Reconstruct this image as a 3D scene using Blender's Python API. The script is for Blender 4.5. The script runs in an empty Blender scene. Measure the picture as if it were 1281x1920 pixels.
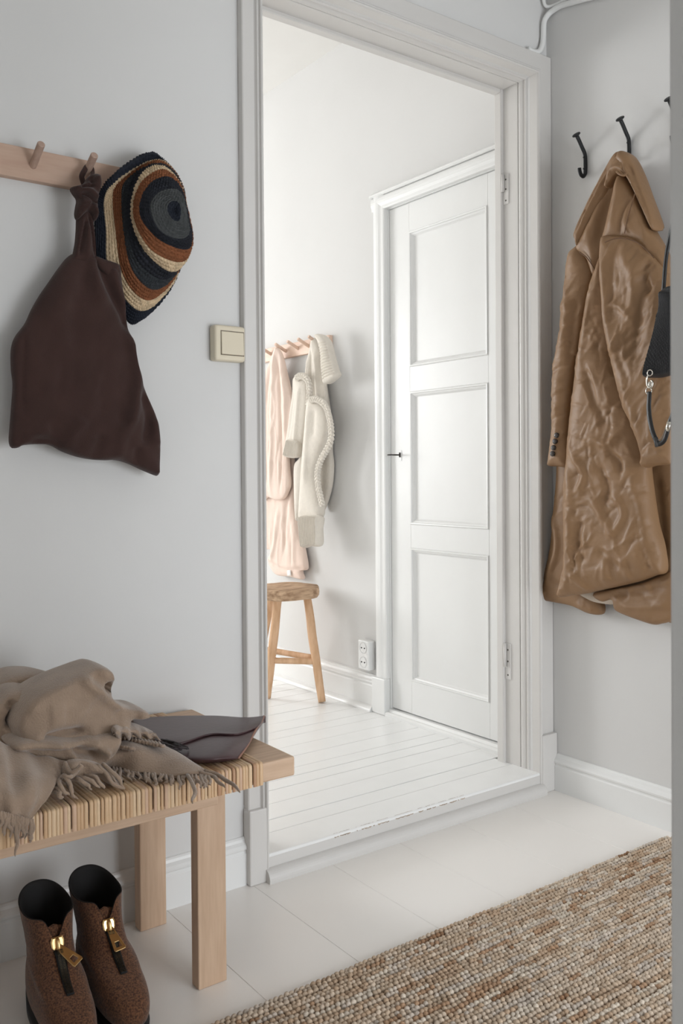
import bpy, bmesh, math, random
import numpy as np
from mathutils import Vector, Matrix
from mathutils.geometry import delaunay_2d_cdt
SC = bpy.context.scene
COL = SC.collection
PI = math.pi

# ------------------------------------------------------------------ camera
YAW, PITCH, ROLL = (math.radians(a) for a in (36.10, -0.7576, -0.3974))
FPX, CX, CY = 1678.9, 640.5, 908.5            # focal length and principal point for a 1281x1920 frame
fw = np.array([math.sin(YAW)*math.cos(PITCH), math.cos(YAW)*math.cos(PITCH), math.sin(PITCH)])
rt = np.array([math.cos(YAW), -math.sin(YAW), 0.0]); up = np.cross(rt, fw)
rt, up = math.cos(ROLL)*rt + math.sin(ROLL)*up, -math.sin(ROLL)*rt + math.cos(ROLL)*up
CAM = np.array([-2.19573577, -1.90259096, 1.0])
cd = bpy.data.cameras.new('camera'); cam = bpy.data.objects.new('camera', cd); COL.objects.link(cam)
m = Matrix.Identity(4)
for i in range(3):
    m[i][0], m[i][1], m[i][2], m[i][3] = rt[i], up[i], -fw[i], CAM[i]
cam.matrix_world = m
cd.sensor_fit = 'VERTICAL'; cd.sensor_height = 36.0; cd.sensor_width = 24.0
cd.lens = 36.0*FPX/1920.0; cd.shift_y = -(960.0-CY)/1920.0
cd.clip_start = 0.05
cd.dof.use_dof = True; cd.dof.focus_distance = 2.6; cd.dof.aperture_fstop = 13.0
SC.camera = cam

# ------------------------------------------------------------------ light and exposure
w = bpy.data.worlds.new('world'); SC.world = w; w.use_nodes = True
w.node_tree.nodes['Background'].inputs[0].default_value = (0.80, 0.90, 1.0, 1)
w.node_tree.nodes['Background'].inputs[1].default_value = 0.6
def area(name, loc, target, sx, sy, power, color):
    l = bpy.data.lights.new(name, 'AREA'); l.shape = 'RECTANGLE'; l.size = sx; l.size_y = sy
    l.energy = power; l.color = color
    o = bpy.data.objects.new(name, l); COL.objects.link(o); o.location = loc
    o.rotation_euler = (Vector(target)-Vector(loc)).to_track_quat('-Z', 'Y').to_euler()
    return o
area('daylight_room_window', (-2.25, 4.72, 1.6), (-1.2, 0.0, 1.1), 1.4, 1.55, 103, (0.985, 0.99, 1.0))
area('daylight_hall_window', (-0.70, -3.10, 0.80), (-1.2, 0.0, 0.70), 1.7, 1.15, 40, (0.91, 0.95, 1.0))
SC.view_settings.view_transform = 'Standard'; SC.view_settings.look = 'None'
SC.view_settings.gamma = 1.0; SC.view_settings.use_curve_mapping = False
SC.view_settings.exposure = 0.27

# ------------------------------------------------------------------ helpers
def ray(x, y): return fw + rt*(x-CX)/FPX - up*(y-CY)/FPX
def hit(x, y, p0, n):
    d = ray(x, y); n = np.array(n, float); p0 = np.array(p0, float)
    return CAM + d*(((p0-CAM)@n)/(d@n))
def W(x, y, d=0.0): return hit(x, y, (0, -d, 0), (0, -1, 0))        # point d metres in front of the doorway wall
def R(x, y, d=0.0): return hit(x, y, (-d, 0, 0), (-1, 0, 0))        # ... of the right hall wall
XI = -0.02
def I(x, y, d=0.0): return hit(x, y, (XI-d, 0, 0), (-1, 0, 0))      # ... of the inner room's wall
def Z(x, y, z=0.0): return hit(x, y, (0, 0, z), (0, 0, 1))          # on a level plane

MATS = {}
def lin(c):
    return tuple(((v/255.0)/12.92 if v/255.0 <= 0.04045 else ((v/255.0+0.055)/1.055)**2.4) for v in c)
def mat(name, rgb, rough=0.6, var=0.0, vscale=8.0, bump=0.0, bscale=60.0, metal=0.0, stretch=(1,1,1), sheen=0.0, rgb2=None, spec=0.5, attr=None, detail=4.0):
    if name in MATS: return MATS[name]
    mt = bpy.data.materials.new(name); mt.use_nodes = True; MATS[name] = mt
    nt = mt.node_tree; b = nt.nodes['Principled BSDF']
    b.inputs['Roughness'].default_value = rough; b.inputs['Metallic'].default_value = metal
    b.inputs['Specular IOR Level'].default_value = spec
    if sheen: b.inputs['Sheen Weight'].default_value = sheen; b.inputs['Sheen Roughness'].default_value = 0.5
    c = lin(rgb)
    b.inputs['Base Color'].default_value = (*c, 1)
    if var or bump or rgb2:
        tc = nt.nodes.new('ShaderNodeTexCoord'); mp = nt.nodes.new('ShaderNodeMapping')
        mp.inputs['Scale'].default_value = stretch
        nt.links.new(tc.outputs['Object'], mp.inputs['Vector'])
    if var or rgb2:
        n = nt.nodes.new('ShaderNodeTexNoise'); n.inputs['Scale'].default_value = vscale; n.inputs['Detail'].default_value = detail
        nt.links.new(mp.outputs[0], n.inputs['Vector'])
        cr = nt.nodes.new('ShaderNodeValToRGB')
        c2 = lin(rgb2) if rgb2 else tuple(max(0, v*(1-var)) for v in c)
        c1 = c if rgb2 else tuple(min(1, v*(1+var*0.6)) for v in c)
        cr.color_ramp.elements[0].color = (*c2, 1); cr.color_ramp.elements[1].color = (*c1, 1)
        cr.color_ramp.elements[0].position = 0.33; cr.color_ramp.elements[1].position = 0.67
        nt.links.new(n.outputs[0], cr.inputs[0]); nt.links.new(cr.outputs[0], b.inputs['Base Color'])
    if attr:
        a = nt.nodes.new('ShaderNodeAttribute'); a.attribute_name = attr
        nt.links.new(a.outputs['Color'], b.inputs['Base Color'])
    if bump:
        n2 = nt.nodes.new('ShaderNodeTexNoise'); n2.inputs['Scale'].default_value = bscale; n2.inputs['Detail'].default_value = 3
        nt.links.new(mp.outputs[0], n2.inputs['Vector'])
        bp = nt.nodes.new('ShaderNodeBump'); bp.inputs['Strength'].default_value = bump; bp.inputs['Distance'].default_value = 0.004
        nt.links.new(n2.outputs[0], bp.inputs['Height']); nt.links.new(bp.outputs[0], b.inputs['Normal'])
    return mt

def tag(o, label=None, cat=None, group=None, kind=None):
    if label: o['label'] = label
    if cat: o['category'] = cat
    if group: o['group'] = group
    if kind: o['kind'] = kind
    return o
def empty(name, loc, label=None, cat=None, group=None, kind=None):
    o = bpy.data.objects.new(name, None); COL.objects.link(o); o.location = Vector(loc); o.empty_display_size = 0.05
    return tag(o, label, cat, group, kind)
def wloc(o):
    v = Vector((0, 0, 0))
    while o is not None: v += o.location; o = o.parent
    return v
def link(name, me, mt, parent=None, loc=None, smooth=False):
    """mesh given in world coordinates -> one object; origin at loc (top level) or at the parent's origin"""
    base = wloc(parent) if parent else Vector(loc if loc is not None else (0, 0, 0))
    if base.length > 0: me.transform(Matrix.Translation(-base))
    if mt: me.materials.append(mt)
    if smooth: me.polygons.foreach_set('use_smooth', [True]*len(me.polygons))
    me.update()
    o = bpy.data.objects.new(name, me); COL.objects.link(o)
    if parent: o.parent = parent
    else: o.location = base
    return o
def mesh_from(verts, faces, name='mesh'):
    me = bpy.data.meshes.new(name); me.from_pydata([tuple(map(float, v)) for v in verts], [], [tuple(int(i) for i in f) for f in faces]); me.validate(); return me
def bm_mesh(bm, name='mesh'):
    bmesh.ops.recalc_face_normals(bm, faces=bm.faces[:])
    me = bpy.data.meshes.new(name); bm.to_mesh(me); bm.free(); return me
def add_box(bm, lo, hi, bev=0.0, seg=2):
    lo, hi = np.minimum(lo, hi), np.maximum(lo, hi)
    r = bmesh.ops.create_cube(bm, size=1.0)
    for v in r['verts']:
        v.co = Vector([(lo[i]+hi[i])/2 + v.co[i]*(hi[i]-lo[i]) for i in range(3)])
    if bev > 0:
        es = list({e for v in r['verts'] for e in v.link_edges})
        bmesh.ops.bevel(bm, geom=es, offset=bev, segments=seg, affect='EDGES', profile=0.5)
def box(name, lo, hi, mt, parent=None, bev=0.0, loc=None, seg=2):
    bm = bmesh.new(); add_box(bm, lo, hi, bev, seg)
    if loc is None and parent is None: loc = ((lo[0]+hi[0])/2, (lo[1]+hi[1])/2, min(lo[2], hi[2]))
    return link(name, bm_mesh(bm), mt, parent, loc)
def catmull(P, n, closed=False):
    P = np.asarray(P, float); k = len(P)
    if closed: Q = np.vstack([P[-1], P, P[0], P[1]]); segs = k
    else: Q = np.vstack([2*P[0]-P[1], P, 2*P[-1]-P[-2]]); segs = k-1
    t = np.linspace(0, segs, n, endpoint=not closed); i = np.minimum(t.astype(int), segs-1); f = (t-i)[:, None]
    a, b, c, d = Q[i], Q[i+1], Q[i+2], Q[i+3]
    return 0.5*((2*b)+(-a+c)*f+(2*a-5*b+4*c-d)*f**2+(-a+3*b-3*c+d)*f**3)
def tube_data(path, rad, n=10, flat=None, up0=(0, 0, 1), cap=True):
    """rad scalar or list; flat: per-point second radius (across the frame normal)"""
    P = np.asarray(path, float); k = len(P)
    rad = np.full(k, rad) if np.isscalar(rad) else np.interp(np.linspace(0, 1, k), np.linspace(0, 1, len(rad)), rad)
    fl = rad if flat is None else (np.full(k, flat) if np.isscalar(flat) else np.interp(np.linspace(0, 1, k), np.linspace(0, 1, len(flat)), flat))
    T = np.gradient(P, axis=0); T /= np.linalg.norm(T, axis=1)[:, None]+1e-12
    nrm = np.array(up0, float); nrm = nrm - T[0]*(nrm@T[0])
    if np.linalg.norm(nrm) < 1e-4: nrm = np.array([1.0, 0.3, 0]) - T[0]*(np.array([1.0, 0.3, 0])@T[0])
    V = []; F = []
    for i in range(k):
        nrm = nrm - T[i]*(nrm@T[i]); nrm /= np.linalg.norm(nrm)+1e-12
        b = np.cross(T[i], nrm)
        for j in range(n):
            a = 2*PI*j/n; V.append(P[i]+nrm*math.cos(a)*rad[i]+b*math.sin(a)*fl[i])
    for i in range(k-1):
        for j in range(n):
            j2 = (j+1) % n; F.append((i*n+j, i*n+j2, (i+1)*n+j2, (i+1)*n+j))
    if cap: F.append(tuple(range(n-1, -1, -1))); F.append(tuple((k-1)*n+j for j in range(n)))
    return V, F
def tube(name, path, rad, mt, parent=None, n=10, flat=None, up0=(0, 0, 1), res=0, loc=None, smooth=True):
    if res: path = catmull(path, res)
    V, F = tube_data(path, rad, n, flat, up0)
    return link(name, mesh_from(V, F), mt, parent, loc, smooth)
def tubes(name, items, mt, parent=None, loc=None, n=8):
    V = []; F = []
    for it in items:
        v, f = tube_data(*it[:2], n, *(it[2:])); o = len(V); V += list(v); F += [tuple(i+o for i in q) for q in f]
    return link(name, mesh_from(V, F), mt, parent, loc, True)
def extrude(name, prof, axis, a, b, mt, parent=None, loc=None, smooth=False):
    """closed 2D profile extruded along axis 'x','y' or 'z' from a to b; profile in the other two axes in xyz order"""
    def P(q, t):
        q = list(q)
        return (t, q[0], q[1]) if axis == 'x' else ((q[0], t, q[1]) if axis == 'y' else (q[0], q[1], t))
    n = len(prof); V = [P(q, a) for q in prof]+[P(q, b) for q in prof]
    F = [(i, (i+1) % n, n+(i+1) % n, n+i) for i in range(n)]+[tuple(range(n-1, -1, -1)), tuple(range(n, 2*n))]
    bm = bmesh.new(); bv = [bm.verts.new(v) for v in V]
    for f in F: bm.faces.new([bv[i] for i in f])
    return link(name, bm_mesh(bm), mt, parent, loc, smooth)
def seg_dist(P, L):
    """distance of 2D points to a polyline, and the position along it 0..1"""
    L = np.asarray(L, float); best = np.full(len(P), 1e9); pos = np.zeros(len(P)); k = len(L)-1
    for i in range(k):
        a, b = L[i], L[i+1]; ab = b-a; t = np.clip(((P-a)@ab)/(ab@ab+1e-12), 0, 1)
        d = np.linalg.norm(P-(a+t[:, None]*ab), axis=1); mk = d < best
        best[mk] = d[mk]; pos[mk] = (i+t[mk])/k
    return best, pos
def inside(P, poly):
    x, y = P[:, 0], P[:, 1]; r = np.zeros(len(P), bool); n = len(poly)
    for i in range(n):
        a, b = poly[i], poly[(i+1) % n]
        c = (a[1] > y) != (b[1] > y)
        xx = (b[0]-a[0])*(y-a[1])/((b[1]-a[1]) if abs(b[1]-a[1]) > 1e-12 else 1e-12)+a[0]
        r ^= c & (x < xx)
    return r
def puff(name, px, plane, thick, mt, parent=None, back=0.004, edge=0.02, folds=(), crinkle=None, res=0.008, seed=1, loc=None, ease=0.5, bend=None, attr=None, sharp=False, crisp=0.007, cw=0.42):
    """A stuffed or layered piece of cloth: an outline on a plane, swelling towards the viewer by thick, with folds pressed in.
    folds: (pixel polyline, amplitude, width). crinkle: (count, amplitude, width, length, angle, spread)."""
    p0, n = np.array(plane[0], float), np.array(plane[1], float); n /= np.linalg.norm(n)
    e2 = np.array([0, 0, 1.0])-n*n[2]
    if np.linalg.norm(e2) < 0.2: e2 = np.array([0, 1.0, 0])-n*n[1]
    e2 /= np.linalg.norm(e2); e1 = np.cross(e2, n)
    uv = lambda q: (lambda h: (h@e1, h@e2))(hit(q[0], q[1], p0, n)-p0)
    o = np.array([uv(q) for q in px])
    per = np.linalg.norm(np.roll(o, -1, 0)-o, axis=1).sum()
    nb = max(12, int(per/res))
    if sharp:
        B = []
        for i in range(len(o)):
            a, b = o[i], o[(i+1) % len(o)]; k = max(1, int(np.linalg.norm(b-a)/res)); B += [a+(b-a)*t/k for t in range(k)]
        B = np.array(B)
    else:
        B = catmull(o, nb*3, True)
        s = np.r_[0, np.cumsum(np.linalg.norm(np.diff(np.vstack([B, B[:1]]), axis=0), axis=1))]
        tt = np.linspace(0, s[-1], nb, endpoint=False); Bc = np.vstack([B, B[:1]])
        B = np.c_[np.interp(tt, s, Bc[:, 0]), np.interp(tt, s, Bc[:, 1])]
    lo, hi = B.min(0), B.max(0); rng = np.random.default_rng(seed)
    gx, gy = np.meshgrid(np.arange(lo[0], hi[0], res), np.arange(lo[1], hi[1], res*0.87))
    gx[1::2] += res/2
    G = np.c_[gx.ravel(), gy.ravel()]+rng.uniform(-1, 1, (gx.size, 2))*res*0.08
    G = G[inside(G, B)]
    if len(G):
        d, _ = seg_dist(G, np.vstack([B, B[:1]])); G = G[d > max(res*0.55, crisp*1.0+res*0.45)]
    tn = np.roll(B, -1, 0)-np.roll(B, 1, 0); tn /= np.linalg.norm(tn, axis=1)[:, None]+1e-9; nm_ = np.c_[-tn[:, 1], tn[:, 0]]
    area2 = (B[:, 0]*np.roll(B[:, 1], -1)-np.roll(B[:, 0], -1)*B[:, 1]).sum()
    if area2 < 0: nm_ = -nm_
    RR = []
    for kk in (0.12, 0.4, 1.0):
        q = B+nm_*crisp*kk; ok = inside(q, B)
        dq, _ = seg_dist(q, np.vstack([B, B[:1]])); RR.append(q[ok & (dq > crisp*kk*0.93)])
    G = np.vstack([G]+RR) if len(G) else np.vstack(RR)
    pts = [Vector(p) for p in np.vstack([B, G])]; nB = len(B)
    r = delaunay_2d_cdt(pts, [(i, (i+1) % nB) for i in range(nB)], [], 1, 1e-6)
    P = np.array([[v.x, v.y] for v in r[0]]); T = [tuple(f) for f in r[2]]
    d, _ = seg_dist(P, np.vstack([B, B[:1]]))
    e = np.clip(d/edge, 0, 1); e1_ = np.clip(d/crisp, 0, 1); prof = cw*(1-(1-e1_)**2)**0.5+(1-cw)*(1-(1-e)**2)**0.8
    h = thick*prof; e = np.maximum(e, e1_*0.5)
    for f in folds:
        L = np.array([uv(q) for q in f[0]]); L = catmull(L, 24) if len(L) > 2 else L
        dd, t = seg_dist(P, L); tp = np.clip(np.minimum(t, 1-t)*6+0.15, 0, 1) if len(f) < 4 else 1.0
        h = h+f[1]*np.exp(-(dd/f[2])**2)*tp*np.clip(e*2, 0, 1)
    if crinkle:
        cnt, amp, wd, ln, ang, spr = crinkle
        for k in range(cnt):
            c0 = P[rng.integers(len(P))]; a = math.radians(ang+rng.uniform(-spr, spr)); l = ln*rng.uniform(0.4, 1.3)
            q = (P-c0); along = q[:, 0]*math.cos(a)+q[:, 1]*math.sin(a); acr = -q[:, 0]*math.sin(a)+q[:, 1]*math.cos(a)
            acr = acr + along**2*rng.uniform(-3, 3)
            ww = wd*rng.uniform(0.5, 1.5); s = amp*rng.uniform(0.3, 1)*rng.choice([-1, 1])
            h = h+s*np.exp(-np.abs(acr/ww)**1.5)*np.exp(-(along/l)**2)*np.clip(e*1.5, 0, 1)
    base = np.zeros(len(P))
    if bend is not None: base = np.array([bend(p[0], p[1]) for p in P])
    nP = len(P)
    Vf = p0+P[:, :1]*e1+P[:, 1:2]*e2+n*(h+base)[:, None]
    Vb = p0+P[:, :1]*e1+P[:, 1:2]*e2+n*(base-back*(0.3+0.7*prof))[:, None]
    bnd = {}
    for t in T:
        for i in range(3):
            a, b = t[i], t[(i+1) % 3]
            if (b, a) in bnd: del bnd[(b, a)]
            else: bnd[(a, b)] = 1
    F = [t for t in T]+[tuple(nP+i for i in reversed(t)) for t in T]+[(a, nP+a, nP+b, b) for (a, b) in bnd]
    me = mesh_from(np.vstack([Vf, Vb]), F)
    bm = bmesh.new(); bm.from_mesh(me); bmesh.ops.recalc_face_normals(bm, faces=bm.faces[:]); bm.to_mesh(me); bm.free()
    return link(name, me, mt, parent, loc, True)
def zoom(pts, s, ox, oy): return [(ox+x*s, oy+y*s) for x, y in pts]

# ------------------------------------------------------------------ materials
M_WALL = mat('wall_paint', (219, 218, 216), 0.85, var=0.015, vscale=3, bump=0.08, bscale=35)
M_GLOSS = mat('white_gloss_paint', (235, 235, 233), 0.32, var=0.012, vscale=6, bump=0.05, bscale=14)
M_TRIM = mat('doorway_trim_paint', (215, 212, 208), 0.38, var=0.015, vscale=6, bump=0.05, bscale=14)
M_CEIL = mat('ceiling_paint', (232, 230, 226), 0.9, var=0.01)
M_FLOORW = mat('white_painted_boards', (243, 243, 241), 0.30, var=0.02, vscale=9, bump=0.06, bscale=18)
M_FLOORH = mat('white_floor_panel', (249, 245, 240), 0.34, var=0.012, vscale=4)
M_GAP = mat('dark_joint', (92, 86, 80), 0.9)
M_WORN = mat('worn_edge', (176, 160, 142), 0.8, var=0.3, vscale=30)
M_BEECH = mat('beech_wood', (201, 172, 152), 0.55, rgb2=(190, 158, 138), vscale=5, stretch=(2, 14, 14), bump=0.03, bscale=30)
M_ASH = mat('pale_ash_wood', (214, 184, 156), 0.5, rgb2=(200, 168, 140), vscale=7, stretch=(14, 14, 1.2), bump=0.04, bscale=40)
M_ASHX = mat('pale_ash_plank', (212, 182, 154), 0.5, rgb2=(196, 164, 136), vscale=7, stretch=(1.2, 14, 14), bump=0.04, bscale=40)
M_PALER = mat('pale_peg_wood', (232, 204, 184), 0.55, rgb2=(222, 192, 172), vscale=6, stretch=(14, 2, 14))
M_BLACK = mat('black_iron', (30, 31, 33), 0.5, metal=0.3, bump=0.15, bscale=120)
M_CHROME = mat('polished_steel', (205, 200, 190), 0.2, metal=1.0)
M_GOLD = mat('pale_gold_metal', (238, 202, 142), 0.3, metal=1.0)

# ------------------------------------------------------------------ the setting
HALL_Y, ROOM_Y, ROOM_X, WT, ZF, HC = -3.2, 4.8, -3.6, 0.135, 0.065, 2.75   # back of hall, far wall and left wall of room, wall thickness, room floor, ceiling
OL, OR_, OT = -1.056, -0.077, 2.220                                      # opening in the doorway wall
def S(o, kind='structure'): o['kind'] = kind; return o
def boxes(name, L, mt, loc=None, parent=None):
    bm = bmesh.new()
    for lo, hi in L: add_box(bm, lo, hi)
    return link(name, bm_mesh(bm), mt, parent, loc)
S(boxes('wall_back', [((-3.4, 0, 0), (OL, WT, HC)), ((OR_, 0, 0), (0.0, WT, HC)), ((OL, 0, OT), (OR_, WT, HC))], M_WALL))
S(box('wall_right', (0, HALL_Y, 0), (0.1, WT, HC), M_WALL))
S(box('wall_left', (-3.5, HALL_Y, 0), (-3.4, WT, HC), M_WALL))
S(boxes('wall_rear', [((-3.4, HALL_Y-0.1, 0), (-1.75, HALL_Y, HC)), ((0.25, HALL_Y-0.1, 0), (0.35, HALL_Y, HC)), ((-1.75, HALL_Y-0.1, 0), (0.25, HALL_Y, 0.15)), ((-1.75, HALL_Y-0.1, 1.45), (0.25, HALL_Y, HC))], M_WALL))
S(box('ceiling', (-3.5, HALL_Y-0.1, HC), (0.3, WT, HC+0.08), M_CEIL))
# near pillar: the end of a wall beside the camera
S(box('wall_near', (-1.577, -1.60, 0), (-1.32, -1.488, HC), M_WALL, bev=0.004))

# hall floor: wide smooth panels laid along y
fl = S(empty('floor', (0, 0, 0)))
box('subfloor', (-3.4, HALL_Y, -0.05), (0, 0.02, -0.004), M_FLOORH, fl)
PW = 0.2213; x1 = 0.0045; k = 0
pm = {}
while x1 > -3.4:
    x0 = max(x1-PW, -3.4)
    b = box('floor_panel', (x0+0.0003, HALL_Y, -0.006), (x1-0.0003, 0.0, 0.0), M_FLOORH, fl, bev=0.0005, seg=1); x1 -= PW

# inner room shell
S(boxes('wall_room_right', [((XI, 0.775, 0), (0.08, ROOM_Y, HC)), ((XI, WT, 2.012), (0.08, 0.775, HC)), ((XI, WT, 0), (0.08, 0.158, 2.012))], M_WALL))
S(boxes('wall_room_far', [((ROOM_X, ROOM_Y, 0), (-3.05, ROOM_Y+0.1, HC)), ((-1.45, ROOM_Y, 0), (0.08, ROOM_Y+0.1, HC)), ((-3.05, ROOM_Y, 0), (-1.45, ROOM_Y+0.1, 0.75)), ((-3.05, ROOM_Y, 2.45), (-1.45, ROOM_Y+0.1, HC))], M_WALL))
S(box('wall_room_left', (ROOM_X-0.1, WT, 0), (ROOM_X, ROOM_Y, HC), M_WALL))
S(box('ceiling_room', (ROOM_X-0.1, WT, HC), (0.1, ROOM_Y+0.1, HC+0.08), M_CEIL))
M_GLASS = mat('window_glass', (235, 240, 240), 0.05); MATS['window_glass'].node_tree.nodes['Principled BSDF'].inputs['Transmission Weight'].default_value = 1.0
def window(name, x0, x1, y, z0, z1, nx, nz):
    e = S(empty(name, ((x0+x1)/2, y, z0)))
    for nm, lo, hi in (('frame_side', (x0, y, z0), (x0+0.05, y+0.06, z1)), ('frame_side', (x1-0.05, y, z0), (x1, y+0.06, z1)), ('frame_top', (x0, y, z1-0.05), (x1, y+0.06, z1)), ('frame_bottom', (x0, y, z0), (x1, y+0.06, z0+0.05))):
        box(nm, lo, hi, M_GLOSS, e)
    for i in range(1, nx): xx = x0+(x1-x0)*i/nx; box('glazing_bar', (xx-0.015, y+0.01, z0), (xx+0.015, y+0.05, z1), M_GLOSS, e)
    for i in range(1, nz): zz = z0+(z1-z0)*i/nz; box('glazing_bar', (x0, y+0.01, zz-0.015), (x1, y+0.05, zz+0.015), M_GLOSS, e)
    box('pane', (x0+0.04, y+0.028, z0+0.04), (x1-0.04, y+0.032, z1-0.04), M_GLASS, e)
window('window_1', -3.05, -1.45, ROOM_Y+0.02, 0.75, 2.45, 2, 2)
window('window_2', -1.75, 0.25, HALL_Y-0.08, 0.15, 1.45, 3, 1)

# room floor: painted boards along x
rf = S(empty('floor_room', (0, 0, ZF)))
box('subfloor', (ROOM_X, WT, 0.0), (0.05, ROOM_Y, ZF-0.012), M_GAP, rf)
rng = random.Random(4); ys = [0.0835, 0.158, 0.255, 0.346, 0.412, 0.478, 0.575, 0.672]
while ys[-1] < ROOM_Y-0.1: ys.append(ys[-1]+rng.choice([0.093, 0.1, 0.075, 0.108]))
ys[-1] = ROOM_Y
for a, b in zip(ys[:-1], ys[1:]):
    g = rng.uniform(0.0012, 0.0022); dz = rng.uniform(-0.0008, 0.0006)
    xa, xb = (OL+0.004, OR_-0.004) if a < WT-0.005 and b < 0.2 else (ROOM_X, XI-0.002)
    box('floor_board', (xa, a+g, ZF-0.02+dz), (xb, b-g*0.4, ZF+dz), M_FLOORW, rf, bev=0.0012, seg=1)

# doorway: casing with ridge and bead running into the reveal, linings, threshold, plinth blocks, hinges
M_CRACK = mat('cracked_caulk', (128, 119, 110), 0.9, rgb2=(205, 200, 194), vscale=9)
dw = S(empty('trim_1', (-0.554, 0, 0)))
def prof(D):
    return [(0, 0.0), (0.0005, 0.019), (0.003, 0.021), (D-0.016, 0.021), (D-0.014, 0.0235), (D-0.012, 0.0285), (D-0.0095, 0.030), (D-0.007, 0.0285), (D-0.0055, 0.026), (D-0.0035, 0.0325), (D-0.001, 0.034), (D+0.002, 0.0325), (D+0.004, 0.028), (D+0.0048, 0.0), (D+0.005, -0.012), (D+0.008, -0.0145), (D+0.0085, -0.018), (D+0.007, -0.021), (D+0.005, -0.0225), (D+0.009, -0.029), (D+0.0105, -0.037), (D+0.008, -0.044), (D+0.005, -0.047), (D-0.004, -0.047), (D-0.004, 0.0)]
CL, CRX, CT = -1.110, -0.001, 2.291
DL, DR_, DT = 0.049, 0.071, 0.066
def casing(name, f):
    A, B = f(0), f(1); n = len(A)
    F = [(i, (i+1) % n, n+(i+1) % n, n+i) for i in range(n)]+[tuple(range(n)), tuple(range(2*n-1, n-1, -1))]
    bm = bmesh.new(); bv = [bm.verts.new(v) for v in A+B]; [bm.faces.new([bv[i] for i in q]) for q in F]
    return link(name, bm_mesh(bm), M_TRIM, dw)
pl, pr, pt = prof(DL), prof(DR_), prof(DT)
casing('casing_side', lambda e: [(CL+d, -h, 0.0 if e == 0 else CT-t[0]) for (d, h), t in zip(pl, pt)])
casing('casing_side', lambda e: [(CRX-d, -h, 0.0 if e == 0 else CT-t[0]) for (d, h), t in zip(pr, pt)])
casing('casing_head', lambda e: [((CL+l[0]) if e == 0 else (CRX-r[0]), -t[1], CT-t[0]) for l, r, t in zip(pl, pr, pt)])
box('joint_crack', (CL-0.0006, -0.0008, 0.19), (CL+0.0004, 0, CT), M_CRACK, dw)
box('joint_crack', (CL, -0.0008, CT-0.0004), (CRX, 0, CT+0.0006), M_CRACK, dw)
box('plinth_block', (CL-0.003, -0.033, 0), (CL+0.047, 0, 0.183), M_TRIM, dw, bev=0.004)
box('plinth_block', (CRX-0.068, -0.036, 0), (CRX, 0, 0.180), M_TRIM, dw, bev=0.004)
box('lining_side', (OL-0.012, 0.047, 0.06), (OL+0.004, WT, OT), M_TRIM, dw, bev=0.002)
box('lining_side', (OR_-0.004, 0.047, 0.06), (OR_+0.012, WT, OT), M_TRIM, dw, bev=0.002)
box('lining_head', (OL+0.004, 0.047, OT-0.004), (OR_-0.004, WT, OT+0.012), M_TRIM, dw, bev=0.002)
for lo, hi in (((OL, 0.108, 0.06), (OL+0.015, WT+0.002, OT)), ((OR_-0.015, 0.108, 0.06), (OR_, WT+0.002, OT)), ((OL+0.015, 0.108, OT-0.015), (OR_-0.015, WT+0.002, OT))):
    box('door_stop', lo, hi, M_TRIM, dw, bev=0.003)
th = empty('threshold', (0, 0, 0)); th.parent = dw; th.location = (0, 0, 0)
def arc(cy, cz, r, a0, a1, n): return [(cy+r*math.cos(math.radians(a0+(a1-a0)*i/n)), cz+r*math.sin(math.radians(a0+(a1-a0)*i/n))) for i in range(n+1)]
extrude('threshold_board', [(-0.028, 0.028), (-0.028, 0.052)]+arc(-0.024, ZF-0.0045, 0.0045, 180, 90, 4)+[(0.082, ZF), (0.082, 0.0), (-0.02, 0.0)], 'x', CL+0.045, CRX-0.066, M_FLOORW, th)
extrude('quarter_round', [(-0.02, 0.0)]+[(-0.05, 0.0)]+arc(-0.026, 0.008, 0.0245, 180, 90, 8)+[(-0.02, 0.0325)], 'x', CL+0.042, CRX-0.064, M_TRIM, th)
box('threshold_riser', (CL+0.045, -0.0286, 0.030), (CRX-0.066, -0.027, 0.0575), M_TRIM, th, bev=0.0004, seg=1)
rng = random.Random(11); V = []; F = []
for i in range(40):      # paint worn off the threshold's nose
    x = rng.uniform(-0.86, -0.40); l = rng.uniform(0.003, 0.022); h = rng.uniform(0.002, 0.006); n = 7; o = len(V)
    for j in range(n):
        t = j/(n-1); e = math.sin(PI*t)*h*rng.uniform(0.5, 1)
        V += [(x+l*t, -0.0289, 0.0575-e*0.6), (x+l*t, -0.0275, 0.0625), (x+l*t, -0.0238+e*0.4, ZF+0.0003)]
    for j in range(n-1):
        for q in range(2): F.append((o+3*j+q, o+3*j+q+1, o+3*j+q+4, o+3*j+q+3))
link('worn_edge', mesh_from(V, F), M_WORN, th)
for z0, z1 in ((1.85, 1.945), (0.335, 0.45)):
    h = box('hinge_leaf', (OR_-0.0075, 0.084, z0), (OR_-0.003, 0.1075, z1), M_TRIM, dw, bev=0.001)
    for t in (0.12, 0.5, 0.82):
        zz = z0+(z1-z0)*t
        V, F = tube_data([(OR_-0.0082, 0.095, zz), (OR_-0.0070, 0.095, zz)], 0.0028, 10)
        link('screw', mesh_from(V, F), M_GAP, h)
    tube('hinge_barrel', [(OR_-0.0125, 0.1035, z0+0.04), (OR_-0.0125, 0.1035, z1)], 0.005, M_TRIM, dw, 12)

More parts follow.
